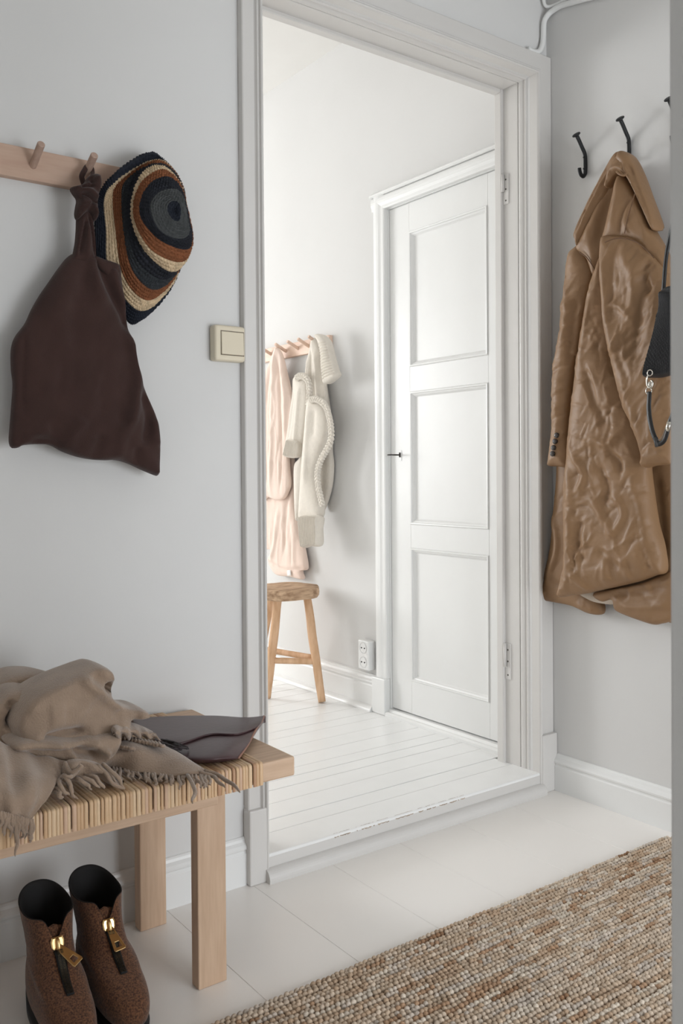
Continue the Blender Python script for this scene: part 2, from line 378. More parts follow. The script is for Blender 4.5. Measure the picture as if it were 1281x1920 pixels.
# baseboards
BB = [(0, 0), (0.016, 0), (0.016, 0.076), (0.0135, 0.080), (0.0135, 0.084), (0.017, 0.088), (0.018, 0.093), (0.015, 0.098), (0.009, 0.104), (0.007, 0.110), (0.004, 0.114), (0, 0.115)]
S(extrude('baseboard_left', [(-d, z) for d, z in BB], 'x', -3.4, CL-0.003, M_GLOSS))
S(extrude('baseboard_right', [(-d, z) for d, z in BB], 'y', HALL_Y, -0.0365, M_GLOSS))
IB = [(0, 0), (0.018, 0), (0.018, 0.095), (0.016, 0.1), (0.018, 0.105), (0.022, 0.11), (0.022, 0.116), (0.016, 0.122), (0.0125, 0.130), (0.008, 0.135), (0.008, 0.139), (0, 0.141)]
bi = S(extrude('baseboard_room', [(XI-d, ZF+z) for d, z in IB], 'y', 0.851, ROOM_Y, M_GLOSS))
extrude('quarter_round', [(XI-0.018, ZF)]+[(XI-0.018-0.022*math.cos(math.radians(a)), ZF+0.020*math.sin(math.radians(a))) for a in range(0, 91, 15)], 'y', 0.851, ROOM_Y, M_GLOSS, bi)

# inner door with three panels, its casing and sill
dr = S(empty('door_1', (XI, 0.45, ZF)))
DX = XI+0.008                      # face of stiles
Y0, Y1, D0, D1 = 0.165, 0.768, ZF+0.028, 2.004
for a, b in ((Y0, 0.247), (0.653, Y1)): box('stile', (DX, a, D0), (DX+0.035, b, D1), M_GLOSS, dr, bev=0.0015)
RZ = [(D0, 0.216), (0.717, 0.804), (1.301, 1.393), (1.897, D1)]
for a, b in RZ: box('rail', (DX, 0.247, a), (DX+0.035, 0.653, b), M_GLOSS, dr, bev=0.0008)
for a, b in ((0.216, 0.717), (0.804, 1.301), (1.393, 1.897)):
    p = box('panel', (DX+0.011, 0.247, a), (DX+0.03, 0.653, b), M_GLOSS, dr)
    MP = [(0, -0.0005), (0.003, -0.004), (0.007, -0.0035), (0.009, 0.001), (0.014, 0.0035), (0.018, 0.0085), (0.0205, 0.0105), (0.0205, 0.014), (0, 0.014)]
    V = []
    for t, h in MP:
        for y, z in ((0.247+t, a+t), (0.653-t, a+t), (0.653-t, b-t), (0.247+t, b-t)): V.append((DX+h, y, z))
    n = len(MP); F = [(4*i+j, 4*i+(j+1) % 4, 4*((i+1) % n)+(j+1) % 4, 4*((i+1) % n)+j) for i in range(n) for j in range(4)]
    bm = bmesh.new(); bv = [bm.verts.new(v) for v in V]; [bm.faces.new([bv[i] for i in q]) for q in F]
    link('moulding', bm_mesh(bm), M_GLOSS, p)
box('keyhole_plate', (DX-0.0015, 0.703, 1.043), (DX, 0.719, 1.083), M_GLOSS, dr, bev=0.0006, seg=1)
ic = S(empty('trim_2', (XI, 0.80, ZF)))
IP = [(0, 0), (0, 0.013), (0.002, 0.016), (0.006, 0.0175), (0.018, 0.018), (0.024, 0.0195), (0.030, 0.0215), (0.042, 0.0225), (0.054, 0.0215), (0.062, 0.0185), (0.067, 0.013), (0.069, 0.006), (0.07, 0)]
extrude('casing_side', [(XI-h, 0.772+t) for t, h in IP], 'z', 0.205, 2.064, M_GLOSS, ic)
box('plinth_block', (XI-0.03, 0.770, ZF), (XI, 0.851, 0.205), M_GLOSS, ic, bev=0.004)
extrude('casing_head', [(XI-h, 2.008+t*0.8) for t, h in IP], 'y', WT, 0.847, M_GLOSS, ic)
extrude('head_cap', [(XI, 2.062), (XI-0.021, 2.062), (XI-0.026, 2.066), (XI-0.026, 2.072), (XI-0.016, 2.078), (XI, 2.090)], 'y', WT, 0.852, M_GLOSS, ic)
box('lining', (XI, 0.769, ZF), (XI+0.05, 0.776, 2.011), M_GLOSS, ic)
box('lining', (XI, WT, 2.005), (XI+0.05, 0.769, 2.012), M_GLOSS, ic)
extrude('sill', [(XI+0.05, ZF), (XI-0.028, ZF), (XI-0.028, ZF+0.010), (XI-0.022, ZF+0.016), (XI-0.014, ZF+0.016), (XI-0.008, ZF+0.024), (XI+0.05, ZF+0.024)], 'y', WT+0.004, 0.772, M_GLOSS, ic)

# cable run in the top corner
cb = S(empty('trim_3', (0, 0, 2.3)))
tube('cable_duct', [W(990, 92, 0.012), W(1000, 97, 0.012), W(1010, 97, 0.012), W(1016, 88, 0.012), W(1019, 70, 0.012), W(1020, 45, 0.014), R(1024, 33, 0.022), R(1034, 22, 0.012), R(1052, 11, 0.010), R(1075, 4, 0.010), R(1105, -4, 0.010), R(1160, -18, 0.010)], 0.0085, M_GLOSS, cb, 12, res=60)
tube('cable_loop', [W(1019, -40, 0.012), W(1019.5, -8, 0.012), W(1020, 4, 0.012), R(1025, 12, 0.018), R(1036, 11, 0.010), R(1056, 2, 0.009), R(1090, -14, 0.009), R(1130, -30, 0.009)], 0.005, M_GLOSS, cb, 10, res=50)

# ------------------------------------------------------------------ peg rails
def peg_path(base, out, ang, L):
    a = math.radians(ang); o = np.array(out, float)
    p0 = base-o*0.012*math.cos(a)-np.array([0, 0, 0.012*math.sin(a)])
    return [p0, base+o*L*math.cos(a)+np.array([0, 0, L*math.sin(a)])]
def peg(parent, base, out, ang=26, L=0.062, r=0.0079, mt=None):
    p = peg_path(base, out, ang, L); d = (p[1]-p[0])/np.linalg.norm(p[1]-p[0])
    path = [p[0], p[1]-d*0.0015, p[1]]
    return tube('peg', path, [r, r, r*0.86], mt, parent, 18, smooth=False)
M_PEG = mat('beech_peg_wood', (186, 158, 142), 0.55, rgb2=(172, 144, 128), vscale=9, stretch=(14, 3, 14))
rl = empty('peg_rail', (-2.2, 0, 1.61), 'pale beech peg rail holding the brown bag and striped hat', 'peg rail', 'wall peg rails')
box('board', (-3.0, -0.02, 1.611), (-1.30, 0, 1.676), M_BEECH, rl, bev=0.002)
px0 = W(62, 318, 0.02)[0]; px1 = W(160, 334, 0.02)[0]
for i in range(-8, 3):
    peg(rl, np.array([px0+(px1-px0)*i if i < 2 else W(292, 352, 0.02)[0], -0.02, 1.643]), (0, -1, 0), mt=M_PEG)
ri = empty('peg_rail', (XI, 1.8, 1.51), 'pale wooden peg rail holding the pink blouse and cream sweater', 'peg rail', 'wall peg rails')
box('board', (XI-0.02, 1.135, 1.512), (XI, 2.8, 1.573), M_PALER, ri, bev=0.002)
V, F = tube_data([(XI-0.0195, 1.165, 1.543), (XI-0.0205, 1.165, 1.543)], 0.0045, 12)
link('screw_hole', mesh_from(V, F), M_GAP, ri)
for q in ((536, 664), (559, 655.5), (579, 648.5), (599, 642)):
    b = I(q[0], q[1], 0.02); b[2] = 1.543
    peg(ri, b, (-1, 0, 0), ang=26, L=0.062, r=0.0072, mt=M_PALER)
b = I(508, 663, 0.02); b[2] = 1.543; peg(ri, b, (-1, 0, 0), r=0.0072, mt=M_PALER)

# ------------------------------------------------------------------ brown linen tote with knotted strap
M_LINEN = mat('brown_linen', (63, 45, 41), 0.95, var=0.13, vscale=14, bump=0.25, bscale=420, sheen=0.15, spec=0.2)
z1 = lambda P: zoom(P, 0.3903, 0, 230)
bag = empty('tote_bag', W(150, 880, 0.04), 'dark brown linen tote bag hanging by its knotted strap', 'bag')
body = [(355, 628), (320, 650), (280, 700), (235, 765), (190, 830), (150, 900), (120, 965), (72, 1030), (54, 1090), (54, 1180), (62, 1260), (55, 1370), (48, 1460), (44, 1530), (56, 1562), (85, 1562), (110, 1550), (180, 1545), (240, 1550), (300, 1580), (370, 1605), (440, 1618), (500, 1622), (560, 1622), (620, 1640), (680, 1668), (750, 1696), (761, 1690), (762, 1640), (764, 1560), (758, 1470), (740, 1400), (710, 1330), (680, 1260), (655, 1190), (640, 1120), (630, 1050), (612, 1000), (600, 920), (590, 840), (580, 770), (571, 690), (540, 674), (500, 662), (455, 645), (430, 635), (400, 628)]
PLW = lambda d: ((0, -d, 0), (0, -1, 0))
puff('bag_body', z1(body), PLW(0.052), 0.032, M_LINEN, bag, back=0.014, edge=0.075, res=0.006, seed=3, folds=[
    (z1([(600, 1000), (640, 1180), (625, 1350), (590, 1480)]), 0.0180, 0.014), (z1([(660, 1290), (690, 1420), (670, 1560)]), -0.0135, 0.012), (z1([(725, 1420), (740, 1560)]), 0.0090, 0.010),
    (z1([(455, 650), (480, 760), (560, 900), (605, 1010)]), -0.0180, 0.012), (z1([(520, 700), (545, 800), (595, 930)]), 0.0120, 0.012),
    (z1([(430, 640), (440, 760), (470, 900)]), 0.0150, 0.018), (z1([(370, 640), (300, 800), (200, 1000)]), 0.0090, 0.02), (z1([(400, 650), (360, 850), (330, 1100)]), -0.0075, 0.02),
    (z1([(105, 1000), (98, 1200), (92, 1400)]), -0.0060, 0.005), (z1([(90, 1560), (150, 1500), (230, 1480)]), 0.0090, 0.012), (z1([(60, 1540), (140, 1520), (300, 1560)]), -0.0090, 0.008),
    (z1([(300, 1580), (330, 1500), (380, 1420)]), 0.0075, 0.014), (z1([(440, 1610), (470, 1500)]), -0.0075, 0.012), (z1([(560, 1620), (560, 1540), (580, 1440)]), 0.0090, 0.014), (z1([(640, 1640), (640, 1560)]), -0.0090, 0.010)],
    crinkle=(60, 0.0030, 0.011, 0.05, 75, 35))
puff('bag_mouth_edge', z1([(452, 640), (500, 656), (540, 668), (572, 684), (576, 730), (583, 800), (566, 800), (545, 770), (500, 720), (470, 690)]), PLW(0.074), 0.008, M_LINEN, bag, back=0.010, edge=0.012, res=0.005)
def wp(P, d): return [W(x, y, dd) for (x, y), dd in zip(zoom(P, 0.09372, 130, 300), d)]
def band(name, P, d, w, t, par, mt=M_LINEN, res=30):
    return tube(name, wp(P, d), w, mt, par, 12, flat=t, up0=(1, 0, 0.1), res=res)
st = empty('strap', (0, 0, 0)); st.parent = bag
zk = lambda P: zoom(P, 0.09372, 130, 300)
puff('strap_band', zk([(150, 1120), (132, 1400), (112, 1650), (66, 1900), (50, 2010), (270, 2080), (500, 2060), (520, 1850), (500, 1600), (465, 1280), (450, 1130), (350, 1020), (250, 1020)]), PLW(0.066), 0.018, M_LINEN, st, back=0.008, edge=0.02, crisp=0.004, cw=0.5, res=0.0028, folds=[
    (zk([(300, 1180), (230, 1500), (150, 1950)]), -0.009, 0.0035), (zk([(335, 1080), (420, 1450), (480, 1980)]), -0.010, 0.004), (zk([(240, 1200), (170, 1650), (110, 1950)]), 0.005, 0.004), (zk([(320, 1300), (325, 1650), (300, 2000)]), 0.007, 0.006), (zk([(440, 1300), (490, 1700)]), 0.004, 0.003)])
puff('knot', zk([(28, 555), (90, 540), (170, 520), (250, 488), (300, 450), (360, 350), (420, 310), (500, 298), (565, 322), (592, 385), (586, 600), (545, 760), (535, 950), (545, 1150), (480, 1245), (430, 1190), (385, 1090), (320, 1060), (250, 1120), (160, 1200), (118, 1160), (104, 1070), (120, 950), (140, 800), (70, 690), (24, 610)]), PLW(0.070), 0.030, M_LINEN, st, back=0.010, edge=0.022, crisp=0.005, cw=0.5, res=0.0026, folds=[
    (zk([(150, 610), (280, 580), (420, 590)]), -0.010, 0.0035), (zk([(130, 660), (260, 660), (430, 760), (510, 830)]), 0.009, 0.006), (zk([(160, 720), (250, 740), (400, 850), (530, 900)]), -0.013, 0.0035), (zk([(160, 860), (280, 930), (380, 960)]), 0.006, 0.006), (zk([(400, 340), (375, 430), (380, 540)]), -0.010, 0.0035), (zk([(480, 360), (520, 500), (500, 680)]), 0.007, 0.006), (zk([(340, 1060), (360, 950), (420, 880)]), -0.009, 0.004), (zk([(150, 1100), (200, 1000), (330, 930)]), -0.006, 0.003), (zk([(450, 1000), (480, 1150)]), 0.006, 0.005), (zk([(60, 590), (130, 560), (300, 530)]), 0.005, 0.004)])
band('peg_loop', [(330, 560), (270, 420), (250, 320), (310, 200), (345, 130), (400, 100), (455, 160), (470, 260), (450, 350), (400, 480)], [0.055, 0.05, 0.048, 0.044, 0.04, 0.038, 0.038, 0.04, 0.048, 0.055], [0.007, 0.006, 0.0055, 0.004, 0.004, 0.005, 0.006], 0.004, st, res=40)

# ------------------------------------------------------------------ crocheted striped hat
zh = lambda P: zoom(P, 0.18735, 140, 280)
RINGS = [  # twelve points clockwise from the top, then the distance from the wall at each
 ([(1010, 612)]*12, [0.150]*12),
 ([(1000, 515), (1030, 525), (1052, 570), (1060, 630), (1055, 690), (1040, 720), (1010, 720), (975, 700), (945, 660), (925, 610), (930, 560), (960, 525)], [0.150]*12),
 ([(950, 395), (1030, 410), (1080, 480), (1106, 600), (1135, 760), (1140, 850), (1080, 895), (960, 880), (840, 800), (765, 650), (760, 530), (840, 430)], [0.150, 0.142, 0.136, 0.132, 0.135, 0.142, 0.15, 0.152, 0.150, 0.146, 0.144, 0.146]),
 ([(890, 275), (980, 300), (1060, 400), (1104, 560), (1158, 790), (1166, 920), (1130, 1000), (1000, 980), (820, 880), (665, 690), (665, 500), (760, 340)], [0.136, 0.126, 0.112, 0.105, 0.11, 0.12, 0.136, 0.142, 0.140, 0.132, 0.128, 0.132]),
 ([(850, 205), (950, 235), (1050, 350), (1104, 540), (1163, 800), (1160, 990), (1085, 1120), (930, 1105), (740, 980), (605, 720), (605, 480), (700, 300)], [0.122, 0.108, 0.09, 0.082, 0.088, 0.10, 0.12, 0.125, 0.122, 0.112, 0.108, 0.114]),
 ([(800, 168), (920, 195), (1045, 340), (1104, 555), (1155, 830), (1120, 1070), (1010, 1215), (880, 1190), (700, 1010), (583, 740), (585, 460), (680, 240)], [0.106, 0.09, 0.072, 0.062, 0.068, 0.082, 0.104, 0.108, 0.105, 0.096, 0.094, 0.10]),
 ([(780, 172), (915, 180), (1045, 325), (1104, 550), (1130, 860), (1050, 1160), (930, 1290), (790, 1270), (620, 1100), (530, 780), (530, 470), (600, 280)], [0.090, 0.076, 0.06, 0.05, 0.05, 0.064, 0.084, 0.088, 0.084, 0.074, 0.072, 0.08]),
 ([(720, 175), (900, 158), (1045, 310), (1104, 545), (1115, 900), (1010, 1235), (830, 1400), (690, 1360), (555, 1160), (490, 800), (468, 500), (500, 335)], [0.074, 0.066, 0.05, 0.042, 0.042, 0.056, 0.076, 0.078, 0.072, 0.062, 0.06, 0.064]),
 ([(690, 150), (885, 128), (1042, 300), (1103, 540), (1110, 930), (995, 1280), (775, 1505), (600, 1440), (465, 1200), (410, 820), (380, 490), (430, 330)], [0.062, 0.056, 0.042, 0.036, 0.036, 0.05, 0.07, 0.064, 0.052, 0.044, 0.046, 0.058]),
 ([(680, 130), (872, 112), (1038, 295), (1102, 540), (1106, 950), (980, 1330), (720, 1610), (520, 1520), (330, 1180), (310, 800), (290, 520), (370, 340)], [0.066, 0.054, 0.038, 0.032, 0.032, 0.044, 0.064, 0.050, 0.040, 0.036, 0.042, 0.068]),
 ([(735, 48), (880, 104), (1030, 290), (1100, 540), (1100, 960), (960, 1380), (680, 1692), (505, 1680), (250, 1160), (212, 700), (235, 470), (410, 250)], [0.078, 0.056, 0.036, 0.03, 0.03, 0.036, 0.052, 0.040, 0.032, 0.032, 0.046, 0.084]),
 ([(690, 60), (860, 95), (1020, 290), (1090, 540), (1090, 960), (940, 1370), (660, 1670), (520, 1650), (275, 1160), (240, 720), (265, 480), (420, 240)], [0.060, 0.044, 0.028, 0.024, 0.024, 0.026, 0.036, 0.028, 0.024, 0.024, 0.034, 0.062])]
HC_ = {'navy': (34, 38, 47), 'gray': (74, 76, 76), 'dark': (37, 39, 45), 'rust': (128, 80, 52), 'beige': (203, 180, 148), 'deep': (50, 53, 56)}
RCOL = ['navy', 'gray', 'dark', 'rust', 'beige', 'dark', 'deep', 'rust', 'beige', 'navy', 'navy']
NR = [4, 7, 6, 4, 3, 3, 3, 4, 4, 5, 2]         # crochet rows between one key ring and the next
NA = 600
K = np.array([[W(*q, d) for q, d in zip(zh(P), D)] for P, D in RINGS])       # rings x 12 x 3
K = np.array([catmull(k, NA, True) for k in K])                             # rings x NA x 3
Kx = np.concatenate([(2*K[0]-K[1])[None], K, (2*K[-1]-K[-2])[None]])
rowsP = []; rowsC = []; rowid = []; sub = 5; rid = 0
def crm(a, b, c, d, f): return 0.5*((2*b)+(c-a)*f+(2*a-5*b+4*c-d)*f*f+(3*b-a-3*c+d)*f**3)
for i in range(len(K)-1):
    for k in range(NR[i]):
        for s in range(sub):
            f = (k+s/sub)/NR[i]
            cub = crm(Kx[i], Kx[i+1], Kx[i+2], Kx[i+3], f); ln_ = Kx[i+1]*(1-f)+Kx[i+2]*f
            rowsP.append(cub*0.6+ln_*0.4); rowsC.append(RCOL[i]); rowid.append(rid+s/sub)
        rid += 1
P = np.array(rowsP)
du = np.gradient(P, axis=0); dv = np.roll(P, -1, 1)-np.roll(P, 1, 1)
N = np.cross(du.reshape(-1, 3), dv.reshape(-1, 3)); N /= np.linalg.norm(N, axis=1)[:, None]+1e-9
N = N.reshape(P.shape)
if N[10:60, :, 1].mean() > 0: N = -N
rng = np.random.default_rng(5); H = np.zeros(P.shape[:2]); tint = np.ones(P.shape[:2])
for j in range(len(P)):
    r = int(rowid[j]); f = rowid[j]-r
    per = np.linalg.norm(np.diff(P[j], axis=0), axis=1).sum(); ns = max(8, int(per/0.0078))
    a = np.arange(NA)/NA*ns+(0.5 if r % 2 else 0)+0.28*math.sin(PI*f)
    jit = np.random.default_rng(r).uniform(0.75, 1.25, ns+2)
    st_ = 0.5-0.5*np.cos(2*PI*a)
    H[j] = (0.0042*math.sin(PI*f)**0.7)*(0.12+0.88*np.sqrt(np.clip(st_, 0, 1)))*jit[(np.floor(a).astype(int)) % ns]
    tint[j] = np.random.default_rng(r+100).uniform(0.78, 1.22, ns+2)[(np.floor(a).astype(int)) % ns]
P = P+N*H[..., None]
nr = len(P); idx = np.arange(nr*NA).reshape(nr, NA)
A = idx[:-1]; B = idx[1:]
F = np.stack([A, np.roll(A, -1, 1), np.roll(B, -1, 1), B], -1).reshape(-1, 4)
me = bpy.data.meshes.new('hat'); me.from_pydata(P.reshape(-1, 3).tolist(), [], F.tolist())
ca = me.color_attributes.new('yarn', 'FLOAT_COLOR', 'POINT')
cols = np.ones((nr*NA, 4)); base = np.array([lin(HC_[c]) for c in rowsC])
cols[:, :3] = (base[:, None, :]*tint[..., None]).reshape(-1, 3)
ca.data.foreach_set('color', cols.ravel())
M_YARN = mat('crochet_yarn', (90, 80, 70), 0.85, attr='yarn', bump=0.35, bscale=500, spec=0.25)
bm = bmesh.new(); bm.from_mesh(me); bmesh.ops.recalc_face_normals(bm, faces=bm.faces[:]); bm.to_mesh(me); bm.free()
hat = link('crochet_hat', me, M_YARN, None, W(280, 590, 0.05), True)
tag(hat, 'crocheted sun hat striped navy, rust, beige and grey on the peg rail', 'hat')

# ------------------------------------------------------------------ light switch
M_IVORY = mat('ivory_plastic', (222, 211, 188), 0.35)
x0, x1, z0, z1_ = -1.194, -1.112, 1.266, 1.351
sw = empty('light_switch', ((x0+x1)/2, 0, z0), 'square ivory light switch beside the doorway casing', 'light switch')
bm = bmesh.new(); add_box(bm, (x0, -0.030, z0), (x1, 0, z1_), 0.007, 3); o = link('switch_box', bm_mesh(bm), M_IVORY, sw)
M_IVD = mat('switch_joint', (120, 108, 92), 0.7)
box('joint', (x0+0.0145, -0.0306, z0+0.0135), (x1-0.0045, -0.028, z1_-0.0135), M_IVD, sw)
bm = bmesh.new(); add_box(bm, (x0+0.016, -0.0345, z0+0.0155), (x1-0.006, -0.026, z1_-0.0155), 0.0015, 2)
for v in bm.verts:
    if v.co.y < -0.03: v.co.y += (v.co.z-z0)/0.085*0.003
link('rocker', bm_mesh(bm), M_IVORY, sw)

# ------------------------------------------------------------------ bench
BT, BF, BR, BB_ = 0.455, -0.456, -1.254, -0.012          # top height, front edge, right end, back edge
bench = empty('bench', (-1.85, -0.22, 0), 'low pale wood bench with a cane wrapped seat', 'bench')
BLX = -2.46
box('seat_board', (BLX, BF+0.004, BT-0.041), (BR, BB_-0.002, BT-0.003), M_ASHX, bench, bev=0.004)
box('apron', (BLX+0.06, BF+0.018, BT-0.066), (BR-0.16, BF+0.045, BT-0.040), M_ASHX, bench, bev=0.002)
box('apron', (BLX+0.06, BB_-0.055, BT-0.066), (BR-0.16, BB_-0.028, BT-0.040), M_ASHX, bench, bev=0.002)
for xa in (-1.412, -2.36):
    box('leg', (xa, -0.348, 0), (xa+0.062, -0.318, BT-0.041), M_ASH, bench, bev=0.0025)
    box('leg', (xa, -0.072, 0), (xa+0.062, -0.041, BT-0.041), M_ASH, bench, bev=0.0025)
    box('cross_rail', (xa+0.012, -0.318, BT-0.075), (xa+0.05, -0.072, BT-0.041), M_ASHX, bench, bev=0.002)
CANE = [mat('cane_strip_%s' % n, c, 0.42, var=0.16, vscale=22, stretch=(1, 6, 1), spec=0.5) for n, c in (('straw', (212, 178, 140)), ('tan', (204, 168, 130)), ('pale', (218, 188, 152)), ('dark', (178, 138, 106)), ('rose', (206, 172, 144)))]
rng = random.Random(21)
def strip_mesh(w, t, lift):
    """one cane strip wrapped over top, front and back of the seat; width along x, centred on 0"""
    y0, y1, zt, zb = BF-lift, BB_+lift, BT+lift, BT-0.041
    r = 0.006
    path = [(y0, zb-0.001)]
    for a in range(0, 91, 30): path.append((y0+r-r*math.cos(math.radians(a)), zt-r+r*math.sin(math.radians(a))))
    for yy in np.linspace(BF+0.02, BB_-0.02, 4): path.append((yy, zt+0.0007*rng.uniform(-1, 1)))
    for a in range(90, -1, -30): path.append((y1-r+r*math.cos(math.radians(a)), zt-r+r*math.sin(math.radians(a))))
    path.append((y1, zb-0.001))
    V = []; F = []; k = len(path)
    for i, (y, z) in enumerate(path):
        a = path[max(0, i-1)]; b = path[min(k-1, i+1)]; ty, tz = b[0]-a[0], b[1]-a[1]; l = math.hypot(ty, tz); ny, nz = -tz/l, ty/l
        for dx, dn in ((-w/2, -0.001), (-w/2*0.8, t*0.8), (0, t), (w/2*0.8, t*0.8), (w/2, -0.001)):
            V.append((dx, y+ny*dn, z+nz*dn))
    for i in range(k-1):
        for j in range(4): F.append((5*i+j, 5*i+j+1, 5*(i+1)+j+1, 5*(i+1)+j))
    me = mesh_from(V, F)
    bm = bmesh.new(); bm.from_mesh(me); bmesh.ops.recalc_face_normals(bm, faces=bm.faces[:]); bm.to_mesh(me); bm.free()
    return me
variants = []
for wv in (0.0062, 0.0070, 0.0080, 0.0056):
    for mt in CANE:
        me = strip_mesh(wv, rng.uniform(0.0007, 0.0011), 0.001+rng.uniform(0, 0.0004)); me.materials.append(mt)
        me.transform(Matrix.Translation((0, 0.22, 0))); me.polygons.foreach_set('use_smooth', [True]*len(me.polygons)); variants.append((wv, me))
x = BR-0.075; i = 0
while x > BLX+0.08:
    u = rng.random(); c = 3 if u < 0.07 else rng.choice([0, 0, 0, 1, 1, 2, 2, 4]); q = rng.randrange(4)
    wv, me = variants[q*5+c]; x -= wv/2
    o = bpy.data.objects.new('cane_strip', me); COL.objects.link(o); o.parent = bench; o.location = (x+1.85, 0, 0)
    o.rotation_euler = (0, 0, rng.uniform(-0.006, 0.006)); x -= wv/2+(rng.uniform(0.0008, 0.0018) if rng.random() < 0.10 else rng.uniform(0.0, 0.0003))

# ------------------------------------------------------------------ leather clutch
M_LEATHER = mat('plum_brown_leather', (74, 52, 54), 0.34, var=0.14, vscale=9, bump=0.08, bscale=90)
M_LEDGE = mat('leather_cut_edge', (156, 116, 100), 0.7)
zc = lambda P: zoom(P, 0.2342, 260, 1240)
TOPZ = BT+0.004
cl = empty('clutch', Z(400, 1400, TOPZ), 'flat plum brown leather clutch lying on the bench', 'clutch')
def grid_cloth(name, rows, mt, parent, nu=24, nv=18, thick=0.004, solid=True, folds=None, loc=None):
    """a sheet through a grid of 3D points, given thickness"""
    G = np.array(rows, float); G = np.array([catmull(r, nu) for r in G]); G = np.array([catmull(G[:, j], nv) for j in range(nu)]).transpose(1, 0, 2)
    du = np.gradient(G, axis=0); dv = np.gradient(G, axis=1); N = np.cross(dv.reshape(-1, 3), du.reshape(-1, 3)); N /= np.linalg.norm(N, axis=1)[:, None]+1e-9; N = N.reshape(G.shape)
    if ((CAM-G)*N).sum(-1).mean() < 0: N = -N
    if folds is not None: G = G+N*folds(np.linspace(0, 1, nv)[:, None], np.linspace(0, 1, nu)[None, :])[..., None]
    Bk = G-N*thick; V = np.vstack([G.reshape(-1, 3), Bk.reshape(-1, 3)]); n = nu*nv
    id_ = np.arange(n).reshape(nv, nu); F = []
    for i in range(nv-1):
        for j in range(nu-1):
            a, b, c, d = id_[i, j], id_[i, j+1], id_[i+1, j+1], id_[i+1, j]
            F.append((a, b, c, d)); F.append((n+d, n+c, n+b, n+a))
    rim = list(id_[0, :])+list(id_[1:, -1])+list(id_[-1, -2::-1])+list(id_[-2:0:-1, 0])
    for a, b in zip(rim, rim[1:]+rim[:1]): F.append((a, n+a, n+b, b))
    me = mesh_from(V, F); bm = bmesh.new(); bm.from_mesh(me); bmesh.ops.recalc_face_normals(bm, faces=bm.faces[:]); bm.to_mesh(me); bm.free()
    return link(name, me, mt, parent, loc, True)
zz = lambda P, H: [Z(x, y, TOPZ+h*0.62+0.001) for (x, y), h in zip(zc(P), H)]
# underside sheet and top sheet of the envelope; the back edge lifts towards the wall corner
grid_cloth('pocket', [zz([(-60, 470), (250, 450), (600, 440), (860, 455), (1000, 470)], [0.010, 0.012, 0.012, 0.014, 0.018]),
                      zz([(60, 560), (320, 560), (560, 560), (800, 560), (960, 530)], [0.017, 0.020, 0.022, 0.026, 0.020]),
                      zz([(250, 680), (420, 680), (600, 680), (740, 680), (880, 660)], [0.020, 0.025, 0.028, 0.026, 0.014]),
                      zz([(380, 770), (480, 775), (600, 775), (690, 765), (800, 760)], [0.018, 0.022, 0.022, 0.018, 0.008]),
                      zz([(400, 815), (480, 818), (600, 812), (700, 800), (795, 782)], [0.002, 0.002, 0.002, 0.002, 0.002])], M_LEATHER, cl, 40, 30, 0.005)
fo = grid_cloth('flap', [zz([(-60, 455), (250, 438), (600, 434), (850, 448), (1003, 436)], [0.015, 0.017, 0.018, 0.022, 0.030]),
                    zz([(0, 520), (250, 510), (580, 500), (840, 505), (985, 480)], [0.021, 0.024, 0.026, 0.031, 0.030]),
                    zz([(120, 620), (300, 600), (560, 560), (800, 562), (955, 520)], [0.026, 0.030, 0.030, 0.032, 0.027]),
                    zz([(290, 668), (400, 636), (580, 578), (790, 577), (945, 530)], [0.027, 0.031, 0.032, 0.033, 0.026])], M_LEATHER, cl, 40, 24, 0.0035)
tube('cut_edge', [Z(*zc([q])[0], TOPZ+h*0.62+0.0005) for q, h in (((1003, 440), 0.027), ((985, 482), 0.026), ((945, 535), 0.022), ((880, 660), 0.012), ((800, 775), 0.004))], 0.0022, M_LEDGE, cl, 8, res=30)
box('side_fold', Z(*zc([(1006, 480)])[0], TOPZ+0.003)-np.array([0.006, 0.004, 0.003]), Z(*zc([(1006, 480)])[0], TOPZ+0.003)+np.array([0.002, 0.004, 0.012]), M_LEATHER, cl, bev=0.002)
tb = empty('tassel', (0, 0, 0)); tb.parent = cl
M_CORD = mat('dark_leather_cord', (44, 36, 38), 0.6)
rng = random.Random(3)
for k in range(7):
    a = (210+rng.uniform(-30, 30), 655+rng.uniform(-30, 15)); e = (300+rng.uniform(-20, 120), 690+rng.uniform(-12, 30))
    tube('tassel_cord', [Z(*zc([a])[0], TOPZ+0.018), Z(*zc([((a[0]+e[0])/2, (a[1]+e[1])/2+rng.uniform(-15, 15))])[0], TOPZ+0.028), Z(*zc([e])[0], TOPZ+0.021)], [0.0022, 0.0022, 0.0012], M_CORD, tb, 6, res=10)

# ------------------------------------------------------------------ wool scarf heaped on the bench
M_WOOL = mat('taupe_wool', (163, 141, 122), 0.95, var=0.10, vscale=26, bump=0.45, bscale=330, sheen=0.5, spec=0.1)
zs = lambda P: zoom(P, 0.2342, 0, 1230)
scarf = empty('scarf', (-1.62, -0.28, BT), 'taupe wool scarf with fringes heaped on the bench', 'scarf')
PLY = lambda y: ((0, y, 0), (0, -1, 0))
SE = 0.06
puff('back_roll', zs([(-60, 240), (20, 165), (120, 125), (260, 118), (380, 140), (460, 175), (520, 300), (420, 420), (200, 460), (0, 520), (-80, 460)]), PLY(-0.15), 0.05, M_WOOL, scarf, crisp=0.006, cw=0.6, back=0.10, edge=0.05, folds=[(zs([(90, 250), (200, 240), (300, 235)]), -0.0250, 0.0102), (zs([(0, 330), (60, 270), (140, 250)]), -0.0175, 0.0085), (zs([(60, 200), (200, 170), (380, 180)]), 0.0100, 0.0102)], res=0.006)
